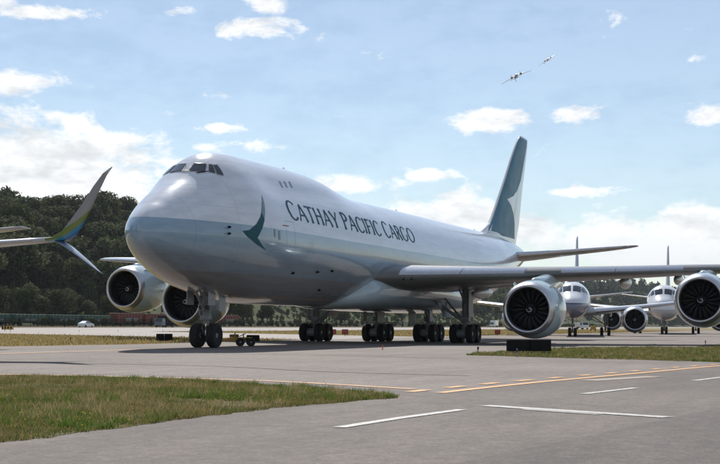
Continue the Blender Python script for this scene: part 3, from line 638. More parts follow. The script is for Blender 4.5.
# engines
def nacelle_profiles(k=1., lk=1.):
    lip = [(.42, 1.265), (.22, 1.27), (.10, 1.295), (.03, 1.34), (0, 1.40), (.04, 1.455), (.14, 1.52), (.30, 1.59), (.46, 1.64)]
    out = [(.46, 1.638), (.8, 1.72), (1.3, 1.79), (1.9, 1.82), (2.6, 1.80), (3.3, 1.72), (3.9, 1.60), (4.5, 1.44), (4.55, 1.40), (4.0, 1.42)]
    inn = [(.42, 1.266), (.7, 1.285), (1.0, 1.32), (1.35, 1.33)]
    core = [(3.4, 1.0), (4.2, .95), (5.0, .78), (5.6, .58), (5.55, .5), (5.6, .42), (6.1, .26), (6.6, .03)]
    q = lambda P: [(a * k * lk, b * k) for a, b in P]
    return q(lip), q(out), q(inn), q(core)
FAN = None
def engine(parent, x, y, z, k, lean, mat_n, mat_lip, seg=56, nb=18, strake=0, lk=1.):
    global FAN
    lip, out, inn, core = nacelle_profiles(k, lk)
    V, Fc = revolve_x(out, seg); nacelle = obj('engine_nacelle', V, [tuple(reversed(f)) for f in Fc], mat_n, parent, True, (x, y, z)) if not lean else obj('engine_nacelle', V, [tuple(reversed(f)) for f in Fc], mat_n, parent, True)
    if lean:
        nacelle.location = (x, y * math.cos(PR) - z * math.sin(PR), y * math.sin(PR) + z * math.cos(PR)); nacelle.rotation_euler = (PR, 0, 0)
    V, Fc = revolve_x(lip, seg); obj('inlet_lip', V, [tuple(reversed(f)) for f in Fc], mat_lip, nacelle, True)
    V, Fc = join(revolve_x(inn, seg), ([(1.36 * k * lk, 1.335 * k * math.cos(2 * math.pi * j / seg), 1.335 * k * math.sin(2 * math.pi * j / seg)) for j in range(seg)], [tuple(range(seg))])); obj('intake_duct', V, Fc, dark, nacelle, True)
    V, Fc = revolve_x(core, 32); obj('core_nozzle', V, [tuple(reversed(f)) for f in Fc], alud, nacelle, True)
    sp = [(.50, .01), (.54, .08), (.66, .17), (.82, .26), (1.0, .33), (1.2, .37)]; V, Fc = revolve_x([(a * k * lk, b * k) for a, b in sp], 24); spin = obj('spinner', V, Fc, pbr('spinner_black', (.03, .03, .033), .4), nacelle, True)
    P = []
    for t in np.linspace(0, 1, 26):
        a = 1.2 + t * 5.2; r = (.05 + .17 * t) * k; xx = np.interp(r, [b * k for a_, b in sp], [a_ * k * lk for a_, b in sp]) - .008 * k; P.append((xx, r * math.cos(a), r * math.sin(a)))
    V, Fc = tube(P, [(.012 + .012 * math.sin(math.pi * i / 25)) * k for i in range(26)], 6); obj('spinner_swirl', V, Fc, pbr('swirl_white', (.8, .8, .8), .5), nacelle, True)
    for j in range(nb):
        if FAN is None:
            rings = []
            for r in np.linspace(.34, 1.315, 8):
                tw = R(25 + 38 * (r - .34) / .975); c = .30 + .14 * math.sin(math.pi * (r - .2) / 1.2); sweep = .10 * ((r - .8) / .5) ** 2
                ring = []
                for a, th in ((-1, 0), (-.3, .012), (.4, .012), (1, 0), (.4, -.012), (-.3, -.012)):
                    ring.append((1.08 + sweep + a * c / 2 * math.cos(tw) + th * math.sin(tw), a * c / 2 * math.sin(tw) - th * math.cos(tw), r))
                rings.append(ring)
            V, Fc = loft(rings); FAN = obj('fan_blade', V, Fc, blade, nacelle, True); o = FAN
        else: o = share('fan_blade', FAN, nacelle)
        o.rotation_euler = (2 * math.pi * j / nb, 0, 0); o.scale = (k * lk, k, k)
    return nacelle
ENG = [(27.2, 11.8, 2.45), (35.5, 21.1, 3.36)]
for s in (-1, 1):
    for x, y, z in ENG:
        nacelle = engine(jet, x, s * y, z, 1.0, True, nac, alud)
        V, Fc = W7.pt(y, 0, s), None
        le = Vector(W7.pt(y, 0, s)); p0 = Vector((x, s * y, z))
        # pylon from the top of the nacelle back to the wing
        secs = []
        for t, xa, zl, zh, wd_ in [(0, 1.2, 1.5, 1.80, .06), (.1, 2.0, 1.3, 1.98, .26), (.25, 3.2, 1.1, min(2.25, le.z - z - .25), .40), (.5, le.x - x - .2, .9, le.z - z - .05, .46), (.7, le.x - x + 1.0, .75, le.z - z + .1, .46), (.85, le.x - x + 3.2, 1.5, le.z - z - .1, .28), (1, le.x - x + 5.0, le.z - z - .75, le.z - z - .35, .06)]:
            secs.append([(x + xa, s * y + wd_ * math.cos(a) , z + (zl + zh) / 2 + (zh - zl) / 2 * math.copysign(abs(math.sin(a)) ** .5, math.sin(a))) for a in [2 * math.pi * q / 16 for q in range(16)]])
        V, Fc = loft(secs); pyl = part('engine_pylon', V, Fc, nac)
        for d in (-1, 1):                  # vortex strake
            a0 = R(38); r0 = 1.6; V = []
            for xx, rr in ((1.0, 1.72), (2.2, 1.80), (2.2, 2.15), (1.5, 2.0)): V.append((xx, d * rr * math.sin(a0) * 1, rr * math.cos(a0)))
            V2 = [(a, b + .02, c) for a, b, c in V]; obj('strake', V + V2, [(0, 1, 2, 3), (7, 6, 5, 4), (0, 4, 5, 1), (1, 5, 6, 2), (2, 6, 7, 3), (3, 7, 4, 0)], nac, nacelle)

# tail
FN = Wing([(8.2, 59.6, 0, 12.2, .08, 0), (9.4, 61.0, 0, 11.2, .075, 0), (10.5, 62.5, 0, 10.4, .07, 0), (14.0, 66.5, 0, 7.6, .07, 0), (19.0, 72.1, 0, 3.95, .07, 0), (19.4, 72.75, 0, 3.3, .06, 0)], True)
V, Fc = FN.mesh(1, 40, 30); fin = part('tail_fin', V, Fc, white)
V = [(57.2, 0, 9.15)]; rings = [[(57.0 + t * 5.6, .02 + .22 * t * math.sin(a), 9.1 - .15 + (1.5 * t ** 1.7) * (1 + math.cos(a)) / 2) for a in [2 * math.pi * q / 14 for q in range(14)]] for t in (.02, .25, .5, .75, 1.)]
V, Fc = loft(rings); obj('dorsal_fillet', V, Fc, white, fin, True)
fin_px = [(526.4, 141.2), (525.2, 150), (523.2, 161), (519.2, 181), (515, 190.5), (510.5, 196), (503.8, 199.2), (507.5, 205), (510.5, 213), (512.4, 223), (513.2, 239), (499, 236)]
def finhit(u, v):
    d = RL @ ray(u, v); t = -camL.y / d.y; p = camL + d * t; return p.x, p.z
def fin_xy(x, z, s, off):
    x0, _, c, th, _t = [f(z) for f in FN.f]; q = min(max((x - x0) / c, .0), .999); t = math.sqrt(q)
    yt = 5 * th * c * (.2969 * t - .126 * q - .3516 * q * q + .2843 * q ** 3 - .1030 * q ** 4); return (x0 + q * c, s * (yt + off), z)
q = [finhit(*p) for p in fin_px] + [(FN.f[0](z) + .010 * FN.f[2](z), z) for z in np.linspace(9.5, 19.25, 14)]
for s in (-1, 1):
    V, Fc = scan(q, 40, 10, lambda a, b: fin_xy(a, b, s, .03)); o = obj('fin_brush_mark', V, Fc, tealfin, fin, True)
    V = []; 
    for z in np.linspace(9.9, 18.8, 20):
        x0, c = FN.f[0](z), FN.f[2](z); V += [fin_xy(x0 + c * .685, z, s, .036), fin_xy(x0 + c * .69 + .03, z, s, .036)]
    obj('rudder_hinge_line', V, [(2 * i, 2 * i + 1, 2 * i + 3, 2 * i + 2) for i in range(19)], seam, fin)
ST = Wing([(0, 62.0, 7.25, 9.6, .09, 0), (1.5, 63.2, 7.4, 8.8, .09, 0), (5, 67.0, 7.95, 6.3, .085, 0), (10.6, 73.0, 8.85, 2.6, .08, 0), (11.08, 73.9, 8.95, 1.6, .07, 0)])
ST.camber = 0
for s in (-1, 1):
    V, Fc = ST.mesh(s, 16, 14); o = part('horizontal_stabilizer', V, Fc, wgrey)
    V, Fc = ST.patch(1.6, 10.6, -.12, .2, s, .012); obj('leading_edge', V, Fc, alu, o, True)
V, Fc = revolve_x([(0, .3), (.5, .24), (.9, .1)], 16, 0, 7.85, 74.1, True); part('apu_exhaust', V, Fc, alud)

# landing gear
def tyre_mesh(r, w):
    pr = [(-w / 2 * .70, r * .50), (-w / 2 * .92, r * .62), (-w / 2, r * .80), (-w / 2 * .90, r * .93), (-w / 2 * .6, r * .99)] + [(a * w, rr * r) for a, rr in ((-.17, 1.), (-.165, .985), (-.145, .985), (-.14, 1.), (-.01, 1.), (-.005, .985), (.005, .985), (.01, 1.), (.14, 1.), (.145, .985), (.165, .985), (.17, 1.))]
    pr += [(-a, b) for a, b in pr[:5][::-1]]; return revolve_y(pr, 40)
def rim_mesh(r, w):
    a = revolve_y([(-w * .36, r * .12), (-w * .36, r * .2), (-w * .22, r * .24), (-w * .20, r * .42), (-w * .34, r * .5), (-w * .37, r * .53), (w * .37, r * .53), (w * .34, r * .5), (w * .20, r * .42), (w * .22, r * .24), (w * .36, r * .2), (w * .36, r * .12)], 28)
    bolts = [tube([(r * .33 * math.cos(t), -w * .24, r * .33 * math.sin(t)), (r * .33 * math.cos(t), w * .24, r * .33 * math.sin(t))], r * .045, 6) for t in np.linspace(0, 2 * math.pi, 9)[:-1]]
    return join(a, *bolts)
WH = {}
def wheel(parent, x, y, r, w, z=0.):
    key = (r, w)
    if key not in WH:
        V, Fc = tyre_mesh(r, w); t = obj('wheel', V, [tuple(reversed(f)) for f in Fc], rubber, parent, True); V, Fc = rim_mesh(r, w); ri = obj('rim', V, [tuple(reversed(f)) for f in Fc], rimm, t); weighted(ri, 40); WH[key] = (t, ri)
    else:
        t = share('wheel', WH[key][0], parent); share('rim', WH[key][1], t)
    t.location = (x, y, z + r - .012); return t
for s in (-1, 1): wheel(jet, 7.77, s * .46, .62, .43)
V, Fc = join(tube([(7.77, 0, .62), (7.77, 0, 1.5)], .09, 14), tube([(7.77, -.5, .62), (7.77, .5, .62)], .07, 12)); part('nose_gear_axle', V, Fc, chrome, ang=40, lean=False)
V, Fc = join(tube([(7.77, 0, 1.2), (7.75, 0, 3.2)], [.15, .17], 16), tube([(7.77, -.1, 1.25), (7.5, -.1, 1.0), (7.72, -.1, .72)], .035, 8), tube([(7.77, .1, 1.25), (7.5, .1, 1.0), (7.72, .1, .72)], .035, 8), tube([(7.76, 0, 1.7), (6.3, 0, 3.0)], .075, 10), tube([(7.76, -.2, 1.85), (7.76, .2, 1.85)], .11, 10), tube([(7.76, .0, 1.5), (8.6, 0, 2.7)], .05, 10), tube([(7.6, -.28, 1.6), (7.6, -.28, 2.4)], .05, 8), tube([(7.6, .28, 1.6), (7.6, .28, 2.4)], .05, 8), cbox(7.5, 7.95, -.24, .24, 1.38, 1.62, .03))
part('nose_gear_strut', V, Fc, strut, ang=40, lean=False)
for s in (-1, 1):
    V, Fc = revolve_x([(-.05, .09), (0, .10), (.08, .07)], 12, s * .2, 2.0, 7.48, True); part('taxi_light', V, Fc, glass, lean=False)
    V, Fc = cbox(6.7, 7.45, s * .6 - .02, s * .6 + .02, 2.12, 2.85, .012); o = part('nose_gear_door', V, Fc, belly, False)
    V, Fc = cbox(8.0, 8.7, s * .55 - .02, s * .55 + .02, 1.85, 2.6, .012); o = part('nose_gear_door', V, Fc, belly, False)
for i, (x, y, zt) in enumerate([(35.86, -5.5, 4.2), (35.86, 5.5, 4.2), (38.94, -1.92, 2.9), (38.94, 1.92, 2.9)]):
    for dx_ in (-.735, .735):
        for dy_ in (-.565, .565): wheel(jet, x + dx_, y + dy_, .635, .47)
    bits = [tube([(x - .8, y, .62), (x + .8, y, .62)], .16, 12)] + [revolve_y([(-.36, .2), (-.34, .27), (.34, .27), (.36, .2)], 20, (x + d, y, .62)) for d in (-.735, .735)] + [tube([(x + d, y - .6, .62), (x + d, y + .6, .62)], .08, 12) for d in (-.735, .735)]
    V, Fc = join(*bits); part('truck_beam', V, Fc, strut, ang=40, lean=False)
    bits = [tube([(x, y, .62), (x, y, 1.5)], .12, 14), tube([(x, y, 1.35), (x, y, zt)], [.19, .22], 16)]
    if abs(y) > 4:
        s = math.copysign(1, y); bits += [tube([(x, y, 1.35), (x - .4, y - s * 3.0, 3.5)], .11, 10), tube([(x + .4, y, 1.2), (x + 1.5, y - s * 2.2, 3.4)], .07, 8), tube([(x, y, 1.9), (x + 2.2, y - s * .4, 3.9)], .09, 10), tube([(x, y, 2.6), (x - 1.9, y, 3.9)], .07, 10), tube([(x + .25, y, 1.3), (x + .5, y, 1.0), (x + .25, y, .75)], .04, 8)]
    else: bits += [tube([(x, y, 1.7), (x - 2.0, y, 2.7)], .10, 10), tube([(x, y, 1.8), (x + 1.6, y, 2.8)], .08, 10), tube([(x + .25, y, 1.3), (x + .5, y, 1.0), (x + .25, y, .75)], .04, 8)]
    for a, b in ((-.15, .18), (.15, .18), (-.15, -.18), (.15, -.18)): bits.append(tube([(x + a, y + b, .7), (x + a * 1.4, y + b * .9, 1.6), (x + a, y + b, zt - .2)], .022, 6))
    bits += [tube([(x - .73, y + .12, .85), (x + .73, y + .12, .85)], .035, 6), tube([(x - .73, y - .12, .85), (x + .73, y - .12, .85)], .035, 6), cbox(x - .28, x + .28, y - .3, y + .3, 1.45, 1.75, .05), tube([(x - .5, y, .8), (x - .1, y, 1.7)], .05, 8)]
    V, Fc = join(*bits); part('main_gear_strut', V, Fc, strut, ang=40, lean=False)
    if abs(y) > 4:
        V, Fc = cbox(x - .55, x + .55, y + s * .38 - .02, y + s * .38 + .02, 1.75, 3.5, .01); part('gear_door', V, Fc, strut, False, lean=False)
        rot = (V, Fc)
        V, Fc = loft([[(x - 1.2, y - s * 1.7, 2.75), (x + 1.2, y - s * 1.7, 2.75), (x + 1.2, y - s * 1.66, 2.75), (x - 1.2, y - s * 1.66, 2.75)], [(x - .9, y - s * 1.25, 1.75), (x + .9, y - s * 1.25, 1.75), (x + .9, y - s * 1.21, 1.75), (x - .9, y - s * 1.21, 1.75)]]); part('gear_door', V, Fc, strut, False, lean=False)
    else:
        s = math.copysign(1, y); V, Fc = cbox(x - 2.3, x - .75, y - s * .75 - .02, y - s * .75 + .02, 1.35, 2.35, .01); part('gear_door', V, Fc, strut, False, lean=False)
        V, Fc = cbox(x - 1.6, x - .9, y + s * .55 - .02, y + s * .55 + .02, 1.45, 2.35, .01); part('gear_door', V, Fc, strut, False, lean=False)

# ------------------------------------------------------------------ other jetliners (twin engined)
def twinjet(name, loc, rz, D, label, lower=None):
    J = empty(name, loc, rz); tag(J, label, 'airplane', 'parked twin engine jetliners')
    w, h, zc, L = D['w'] / 2, D['h'] / 2, D['zc'], D['L']
    bm_ = D['body']
    top = pchip([0, .1, .5, 1.2, 2.4, 3.2, 4.2, 5.6, 8, L * .72, L * .86, L], [-.42 * h, -.25 * h, -.02 * h, .16 * h, .38 * h, .62 * h, .86 * h, .97 * h, h, h, .98 * h, .72 * h])
    bot = pchip([0, .1, .5, 1.2, 2.4, 4.2, 7, L * .62, L * .75, L * .88, L], [-.42 * h, -.58 * h, -.72 * h, -.83 * h, -.93 * h, -.99 * h, -h, -h, -.86 * h, -.25 * h, .42 * h])
    wid = pchip([0, .1, .5, 1.2, 2.4, 4.2, 7, L * .66, L * .8, L * .93, L], [0, .17 * w, .42 * w, .62 * w, .82 * w, .95 * w, w, w, .8 * w, .35 * w, .1 * w])
    xs_ = [.02, .1, .25, .5, .8, 1.2, 1.7, 2.2, 2.8, 3.4, 4.2, 5, 6, 7, 9] + list(np.linspace(11, L, 26)); rings = []
    for X in xs_:
        t, b = zc + top(X), zc + bot(X); rings.append([(X, wid(X) * math.sin(a), (t + b) / 2 + (t - b) / 2 * math.cos(a)) for a in [2 * math.pi * k / 48 for k in range(48)]])
    V, Fc = loft(rings); fu = obj('fuselage', V, Fc, bm_, J, True)
    def sk(X, f, s, off=.02):              # f = angle from the top
        t, b = zc + top(X), zc + bot(X); a = R(f); return Vector((X - off * .5, s * (wid(X) + off) * math.sin(a), (t + b) / 2 + ((t - b) / 2 + off) * math.cos(a)))
    for s in (-1, 1):
        for (xa, xb, f0, f1) in ((2.45, 3.55, 4, 33), (2.75, 3.85, 36, 52), (3.25, 4.05, 55, 66)):
            n_ = 6; V = [sk(xa + (xb - xa) * (1 - v / (n_ - 1)) + (f0 + (f1 - f0) * u / (n_ - 1)) * .009, (f0 + (f1 - f0) * u / (n_ - 1)), s) for v in range(n_) for u in range(n_)]
            Fc = [(i * n_ + j, i * n_ + j + 1, (i + 1) * n_ + j + 1, (i + 1) * n_ + j) for i in range(n_ - 1) for j in range(n_ - 1)]; obj('cockpit_window', V, Fc, glass, fu, True)
    Wg = Wing(D['wing']); wm = pbr('jetliner_wing', (.50, .51, .53), .35, var=.08, scale=1.5, coat=.2)
    for s in (-1, 1):
        V, Fc = Wg.mesh(s, 20, 14); wo = obj('wing', V, Fc, wm, J, True)
        V, Fc = Wg.patch(Wg.y0 + w + .6, Wg.y1 - .4, -.12, .25, s, .012, 14); obj('slat', V, Fc, alu, wo, True)
        for Y in D['fair']:
            te = Wg.pt(Y, -1, s); lz = Wg.pt(Y, -.8, s)[2]; r = .28; rings = [[(te[0] - 2.2 + t * 3.0, te[1] + r * .6 * k * math.cos(a), lz - .22 + r * k * math.sin(a)) for a in [2 * math.pi * q / 12 for q in range(12)]] for t, k in ((0, .05), (.2, .7), (.45, 1), (.8, .6), (1, .05))]
            V, Fc = loft(rings); obj('flap_track_fairing', V, Fc, wm, wo, True)
        if D.get('winglet'): D['winglet'](Wg, wo, s)
        ex, ey, ez, ek = D['eng']; nac_ = engine(J, ex, s * ey, ez, ek, False, D['nacm'], alud, 40, 14, lk=D.get('lk', 1.))
        le = Vector(Wg.pt(ey, 0, s)); secs = []
        for xa, zl, zh, wd_ in [(ex + 1.3 * ek, ez + 1.4 * ek, ez + 1.75 * ek, .05), (ex + 2.6 * ek, ez + 1.2 * ek, ez + 2.0 * ek, .22), (le.x, ez + ek, le.z + .02, .25), (le.x + 1.5, ez + 1.1 * ek, le.z + .1, .22), (le.x + 3.4, le.z - .45, le.z - .2, .05)]:
            secs.append([(xa, s * ey + wd_ * math.cos(a), (zl + zh) / 2 + (zh - zl) / 2 * math.sin(a)) for a in [2 * math.pi * q / 12 for q in range(12)]])
        V, Fc = loft(secs); obj('engine_pylon', V, Fc, D['nacm'], J, True)
        Sg = Wing(D['stab']); Sg.camber = 0; V, Fc = Sg.mesh(s, 10, 10); so_ = obj('horizontal_stabilizer', V, Fc, wm, J, True); V, Fc = Sg.patch(Sg.y0 + 1, Sg.y1 - .2, -.12, .2, s, .012, 6); obj('leading_edge', V, Fc, alu, so_, True)
    Fg = Wing(D['fin'], True); V, Fc = Fg.mesh(1, 14, 12); obj('tail_fin', V, Fc, D['finm'], J, True)
    nx, nr, nw = D['ng']
    for s in (-1, 1): wheel(J, nx, s * .3, nr, nw)
    V, Fc = join(tube([(nx, -.34, nr), (nx, .34, nr)], .06), tube([(nx, 0, nr), (nx, 0, zc - h * .85)], [.08, .12], 12), tube([(nx, 0, nr + .5), (nx - 1.1, 0, zc - h * .9)], .05)); obj('nose_gear_strut', V, Fc, strut, J, True)
    for s in (-1, 1): V, Fc = cbox(nx - .8, nx + .7, s * .42 - .015, s * .42 + .015, zc - h - .55, zc - h + .15, .008); obj('nose_gear_door', V, Fc, bm_, J)
    mx, my, mr, mw, axles = D['mg']
    for s in (-1, 1):
        for ax in axles:
            for d in (-.43, .43): wheel(J, mx + ax, s * my + d, mr, mw)
        zt = Wg.pt(my, -.7, s)[2]; bits = [tube([(mx, s * my, mr), (mx, s * my, zt + .2)], [.11, .15], 12), tube([(mx, s * my, mr + .8), (mx, s * (my - 1.6), zc - h * .8)], .07)] + [tube([(mx + ax, s * my - .5, mr), (mx + ax, s * my + .5, mr)], .07) for ax in axles]
        if len(axles) > 1: bits.append(tube([(mx + axles[0], s * my, mr), (mx + axles[1], s * my, mr)], .09))
        V, Fc = join(*bits); obj('main_gear_strut', V, Fc, strut, J, True)
        V, Fc = cbox(mx - .5, mx + .5, s * (my + .3) - .015, s * (my + .3) + .015, mr + .7, zt - .05, .008); obj('gear_door', V, Fc, wm, J)
    return J
def twotone(name, up_c, lo_c, z0, slope=0., line=None):
    m = bpy.data.materials.new(name); m.use_nodes = True; t = m.node_tree; G_ = NG(t); b = t.nodes['Principled BSDF']; v = G_.n('ShaderNodeTexCoord').outputs['Object']; x, y, z = G_.xyz(v)
    zz = G_.m('SUBTRACT', z, G_.m('MULTIPLY', G_.mr(x, 4, 26, 0, 1), slope)); c = G_.mix(G_.mr(zz, z0 - .01, z0 + .01, t='LINEAR'), rgba(lo_c), rgba(up_c))
    if line: c = G_.mix(G_.m('MULTIPLY', G_.mr(zz, z0 - .10, z0 - .09, t='LINEAR'), G_.mr(zz, z0 + .0, z0 + .01, 1., 0., 'LINEAR')), c, rgba(line))
    t.links.new(c, b.inputs['Base Color']); b.inputs['Roughness'].default_value = .2; b.inputs['Coat Weight'].default_value = .4; return m
finw = pbr('pale_fin', (.42, .44, .50), .35, var=.1, scale=1.)
D757 = dict(w=3.9, h=4.1, zc=4.05, L=46.5, body=twotone('two_tone_hull', (.74, .75, .77), (.20, .21, .27), 3.6, 1.6, (.03, .04, .10)), nacm=pbr('grey_nacelle', (.30, .31, .36), .25, coat=.4), finm=finw,
            wing=[(0, 14.2, 2.75, 9.6, .12, 2), (1.9, 15.3, 2.85, 8.4, .12, 2), (6.5, 18.0, 3.3, 5.8, .11, 1), (13, 22.0, 4.1, 3.8, .10, 0), (19, 25.8, 4.9, 1.8, .09, -1)], fair=(4.3, 9, 13), eng=(15.3, 7.0, 1.98, .86),
            stab=[(0, 40.0, 4.9, 4.6, .09, 0), (7.6, 45.2, 5.9, 1.6, .08, 0)], fin=[(5.4, 37.0, 0, 8.0, .10, 0), (13.6, 44.2, 0, 2.8, .09, 0)], ng=(5.6, .50, .36), mg=(23.6, 3.66, .52, .38, (-.57, .57)))
D767 = dict(w=5.03, h=5.3, zc=4.75, L=53, body=twotone('white_hull', (.75, .76, .78), (.52, .53, .55), 3.6), nacm=pbr('white_nacelle', (.70, .71, .73), .2, coat=.4), finm=finw,
            wing=[(0, 17.6, 3.3, 12, .125, 2), (2.5, 19.1, 3.4, 10.6, .125, 2), (7.9, 22.6, 4.0, 7.0, .11, 1), (16, 27.6, 5.0, 4.4, .10, 0), (23.8, 32.4, 6.1, 2.0, .09, -1)], fair=(5, 11, 16), eng=(18.4, 8.4, 2.25, .98),
            stab=[(0, 45.2, 5.9, 5.6, .09, 0), (9.3, 51.2, 7.1, 1.9, .08, 0)], fin=[(6.8, 42.2, 0, 9.0, .10, 0), (15.85, 50.2, 0, 3.2, .09, 0)], ng=(6.9, .56, .40), mg=(26.6, 4.65, .57, .42, (-.71, .71)))
def winglet737(Wg, parent, s):
    m = bpy.data.materials.new('winglet_livery'); m.use_nodes = True; t = m.node_tree; G_ = NG(t); b = t.nodes['Principled BSDF']; x, y, z = G_.xyz(G_.n('ShaderNodeTexCoord').outputs['Object'])
    k = G_.m('SUBTRACT', z, G_.m('MULTIPLY', G_.m('SUBTRACT', x, 24.0), .55)); rp = G_.n('ShaderNodeValToRGB'); rp.color_ramp.interpolation = 'CONSTANT'
    t.links.new(G_.mr(k, 3.4, 5.6, 0, 1, 'LINEAR'), rp.inputs[0]); e = rp.color_ramp.elements; e[0].position = 0; e[0].color = (.008, .02, .07, 1); e[1].position = .2; e[1].color = (.01, .10, .36, 1)
    for p_, c_ in ((.34, (.02, .26, .45, 1)), (.46, (.15, .22, .03, 1)), (.62, (.30, .31, .32, 1))): q = e.new(p_); q.color = c_
    t.links.new(rp.outputs[0], b.inputs['Base Color']); b.inputs['Roughness'].default_value = .3
    x0, z0, c0, th0, tw0 = [f(Wg.y1) for f in Wg.f]
    def blade_(secs, mat, nm):
        rings = []
        for i, (dy_, dz_, c, ax) in enumerate(secs):
            a = secs[max(i - 1, 0)]; b_2 = secs[min(i + 1, len(secs) - 1)]; tg = Vector((0, b_2[0] - a[0], b_2[1] - a[1])).normalized(); nn = Vector((0, -tg.z, tg.y)); ring = []
            for q in np.linspace(-1, 1, 19):
                xx = q * q; yt = 5 * .09 * (.2969 * abs(q) - .126 * xx - .3516 * xx * xx + .2843 * xx ** 3 - .1030 * xx ** 4) * c; p = Vector((x0 + ax + xx * c, Wg.y1 - .02 + dy_, z0 + dz_)) + nn * (yt if q > 0 else -yt); ring.append((p.x, s * p.y, p.z))
            rings.append(ring)
        V, Fc = loft(rings); return obj(nm, V, Fc if s < 0 else [tuple(reversed(f)) for f in Fc], mat, parent, True)
    blade_([(0, 0, 1.5, 0), (.25, .06, 1.42, .10), (.48, .25, 1.3, .26), (.64, .55, 1.15, .45), (.90, 1.15, .90, .85), (1.16, 1.9, .62, 1.3), (1.33, 2.38, .38, 1.68), (1.46, 2.66, .12, 2.1)], m, 'winglet')
    blade_([(.12, .0, .95, .42), (.45, -.22, .78, .68), (.9, -.62, .52, 1.05), (1.3, -1.0, .2, 1.45), (1.42, -1.1, .06, 1.62)], pbr('winglet_blue', (.26, .31, .40), .35), 'lower_winglet')
D737 = dict(w=3.76, h=3.95, zc=3.3, L=41.5, body=twotone('airliner_hull', (.74, .75, .77), (.60, .61, .63), 2.4), nacm=pbr('white_nacelle2', (.70, .71, .73), .2, coat=.4), finm=pbr('blue_fin', (.02, .08, .25), .3),
            wing=[(0, 13.0, 2.0, 8.6, .13, 2), (1.9, 14.2, 2.1, 7.4, .13, 2), (5.5, 16.6, 2.55, 4.9, .115, 1), (11, 19.6, 3.3, 3.2, .105, 0), (17.1, 23.0, 4.0, 1.55, .10, -1)], fair=(3.9, 7.5, 11), eng=(12.6, 4.83, 1.55, .66),
            stab=[(0, 36.6, 4.7, 3.9, .09, 0), (7.2, 40.8, 5.78, 1.35, .08, 0)], fin=[(4.9, 33.0, 0, 7.6, .10, 0), (12.5, 39.6, 0, 2.2, .09, 0)], ng=(4.2, .34, .20), mg=(19.8, 2.86, .56, .40, (0,)), winglet=winglet737)
twinjet('jetliner', (88.8, -2.1, 0), R(10.4), D757, 'two tone twin jetliner with dark belly, seen just right of the cargo jet inboard engine')
twinjet('jetliner', (145., -4.1, 0), R(6.6), D767, 'white wide twin jetliner seen head on beside the rightmost engine')
tip = CAM + ray(50, 238.5) * 45.5; a8 = R(8.0); rx, ry = 23.4, -17.1
twinjet('jetliner', (tip.x - (rx * math.cos(a8) - ry * math.sin(a8)), tip.y - (rx * math.sin(a8) + ry * math.cos(a8)), 0), a8, D737, 'jetliner at left edge, only wingtip with split green and blue winglet showing')

# ------------------------------------------------------------------ propeller planes in the sky
def flyer(u, v, dist, span, bank, label, hull_m, wing_m, twin_tail):
    c = CAM + ray(u, v) * dist; J = bpy.data.objects.new('propeller_plane', None); col.objects.link(J); J.location = c
    f_ = -(ray(u, v).normalized()); f_ = (f_ + rt * .10 + up * .12).normalized()       # flying towards us
    x_ = -f_; right = (rt * math.cos(R(bank)) + up * math.sin(R(bank))); y_ = right - x_ * right.dot(x_); y_.normalize(); z_ = x_.cross(y_)
    M = Matrix((x_, y_, z_)).transposed().to_4x4(); J.rotation_euler = M.to_euler(); k = span / 14.
    tag(J, label, 'airplane', 'propeller planes flying over')
    rings = [[(X * k, w * k * math.cos(a), (zc + w * 1.1 * math.sin(a)) * k) for a in [2 * math.pi * q / 16 for q in range(16)]] for X, w, zc in ((-3.2, .1, 0), (-2.9, .4, 0), (-1.8, .7, .05), (0, .78, .1), (2.5, .6, .15), (5.5, .25, .3), (6.6, .08, .4))]
    V, Fc = loft(rings); obj('fuselage', V, Fc, hull_m, J, True)
    Wg = Wing([(0, -.9, -.2, 2.7, .15, 1), (3, -.8, .05, 2.5, .14, 1), (7, -.1, .6, 1.0, .11, 0)])
    for s in (-1, 1):
        V, Fc = Wg.mesh(s, 8, 10); V = [(a * k, b * k, c_ * k) for a, b, c_ in V]; obj('wing', V, Fc, wing_m, J, True)
        V, Fc = revolve_x([(-2.0 * k, .05 * k), (-1.9 * k, .42 * k), (-1.0 * k, .52 * k), (.8 * k, .3 * k), (1.6 * k, .04 * k)], 16, s * 2.1 * k, .05 * k, 0, True); e = obj('engine', V, Fc, hull_m if twin_tail else strut, J, True)
        for j in range(3): V, Fc = tube([(-2.05 * k, s * 2.1 * k, .05 * k), (-2.05 * k, (s * 2.1 + 1.2 * math.cos(j * 2.094 + .4)) * k, (.05 + 1.2 * math.sin(j * 2.094 + .4)) * k)], [.09 * k, .05 * k], 6); obj('propeller_blade', V, Fc, strut, e)
        V, Fc = box(5.6 * k, 6.6 * k, min(0, s * 2.2) * k, max(0, s * 2.2) * k, .42 * k, .50 * k); obj('tailplane', V, Fc, wing_m, J)
        if twin_tail: V, Fc = cbox(5.5 * k, 6.9 * k, (s * 2.2 - .05) * k, (s * 2.2 + .05) * k, -.1 * k, 1.3 * k, .04 * k); obj('tail_fin', V, Fc, wing_m, J)
    if not twin_tail: V, Fc = loft([[(5 * k, -.06 * k, .4 * k), (5 * k, .06 * k, .4 * k), (6.8 * k, .06 * k, .4 * k), (6.8 * k, -.06 * k, .4 * k)], [(6.2 * k, -.03 * k, 2 * k), (6.2 * k, .03 * k, 2 * k), (6.9 * k, .03 * k, 2 * k), (6.9 * k, -.03 * k, 2 * k)]]); obj('tail_fin', V, Fc, wing_m, J)
flyer(516, 76, 600, 14.6, 25, 'grey propeller plane with dark engines, lower of the two in the sky', pbr('worn_silver', (.42, .42, .43), .4), pbr('silver_wing', (.50, .52, .54), .4), False)
flyer(547.5, 59.5, 800, 13.2, 32, 'small white propeller plane, higher and farther of the two in the sky', pbr('plane_white', (.75, .75, .74), .4), MATS['plane_white'], True)

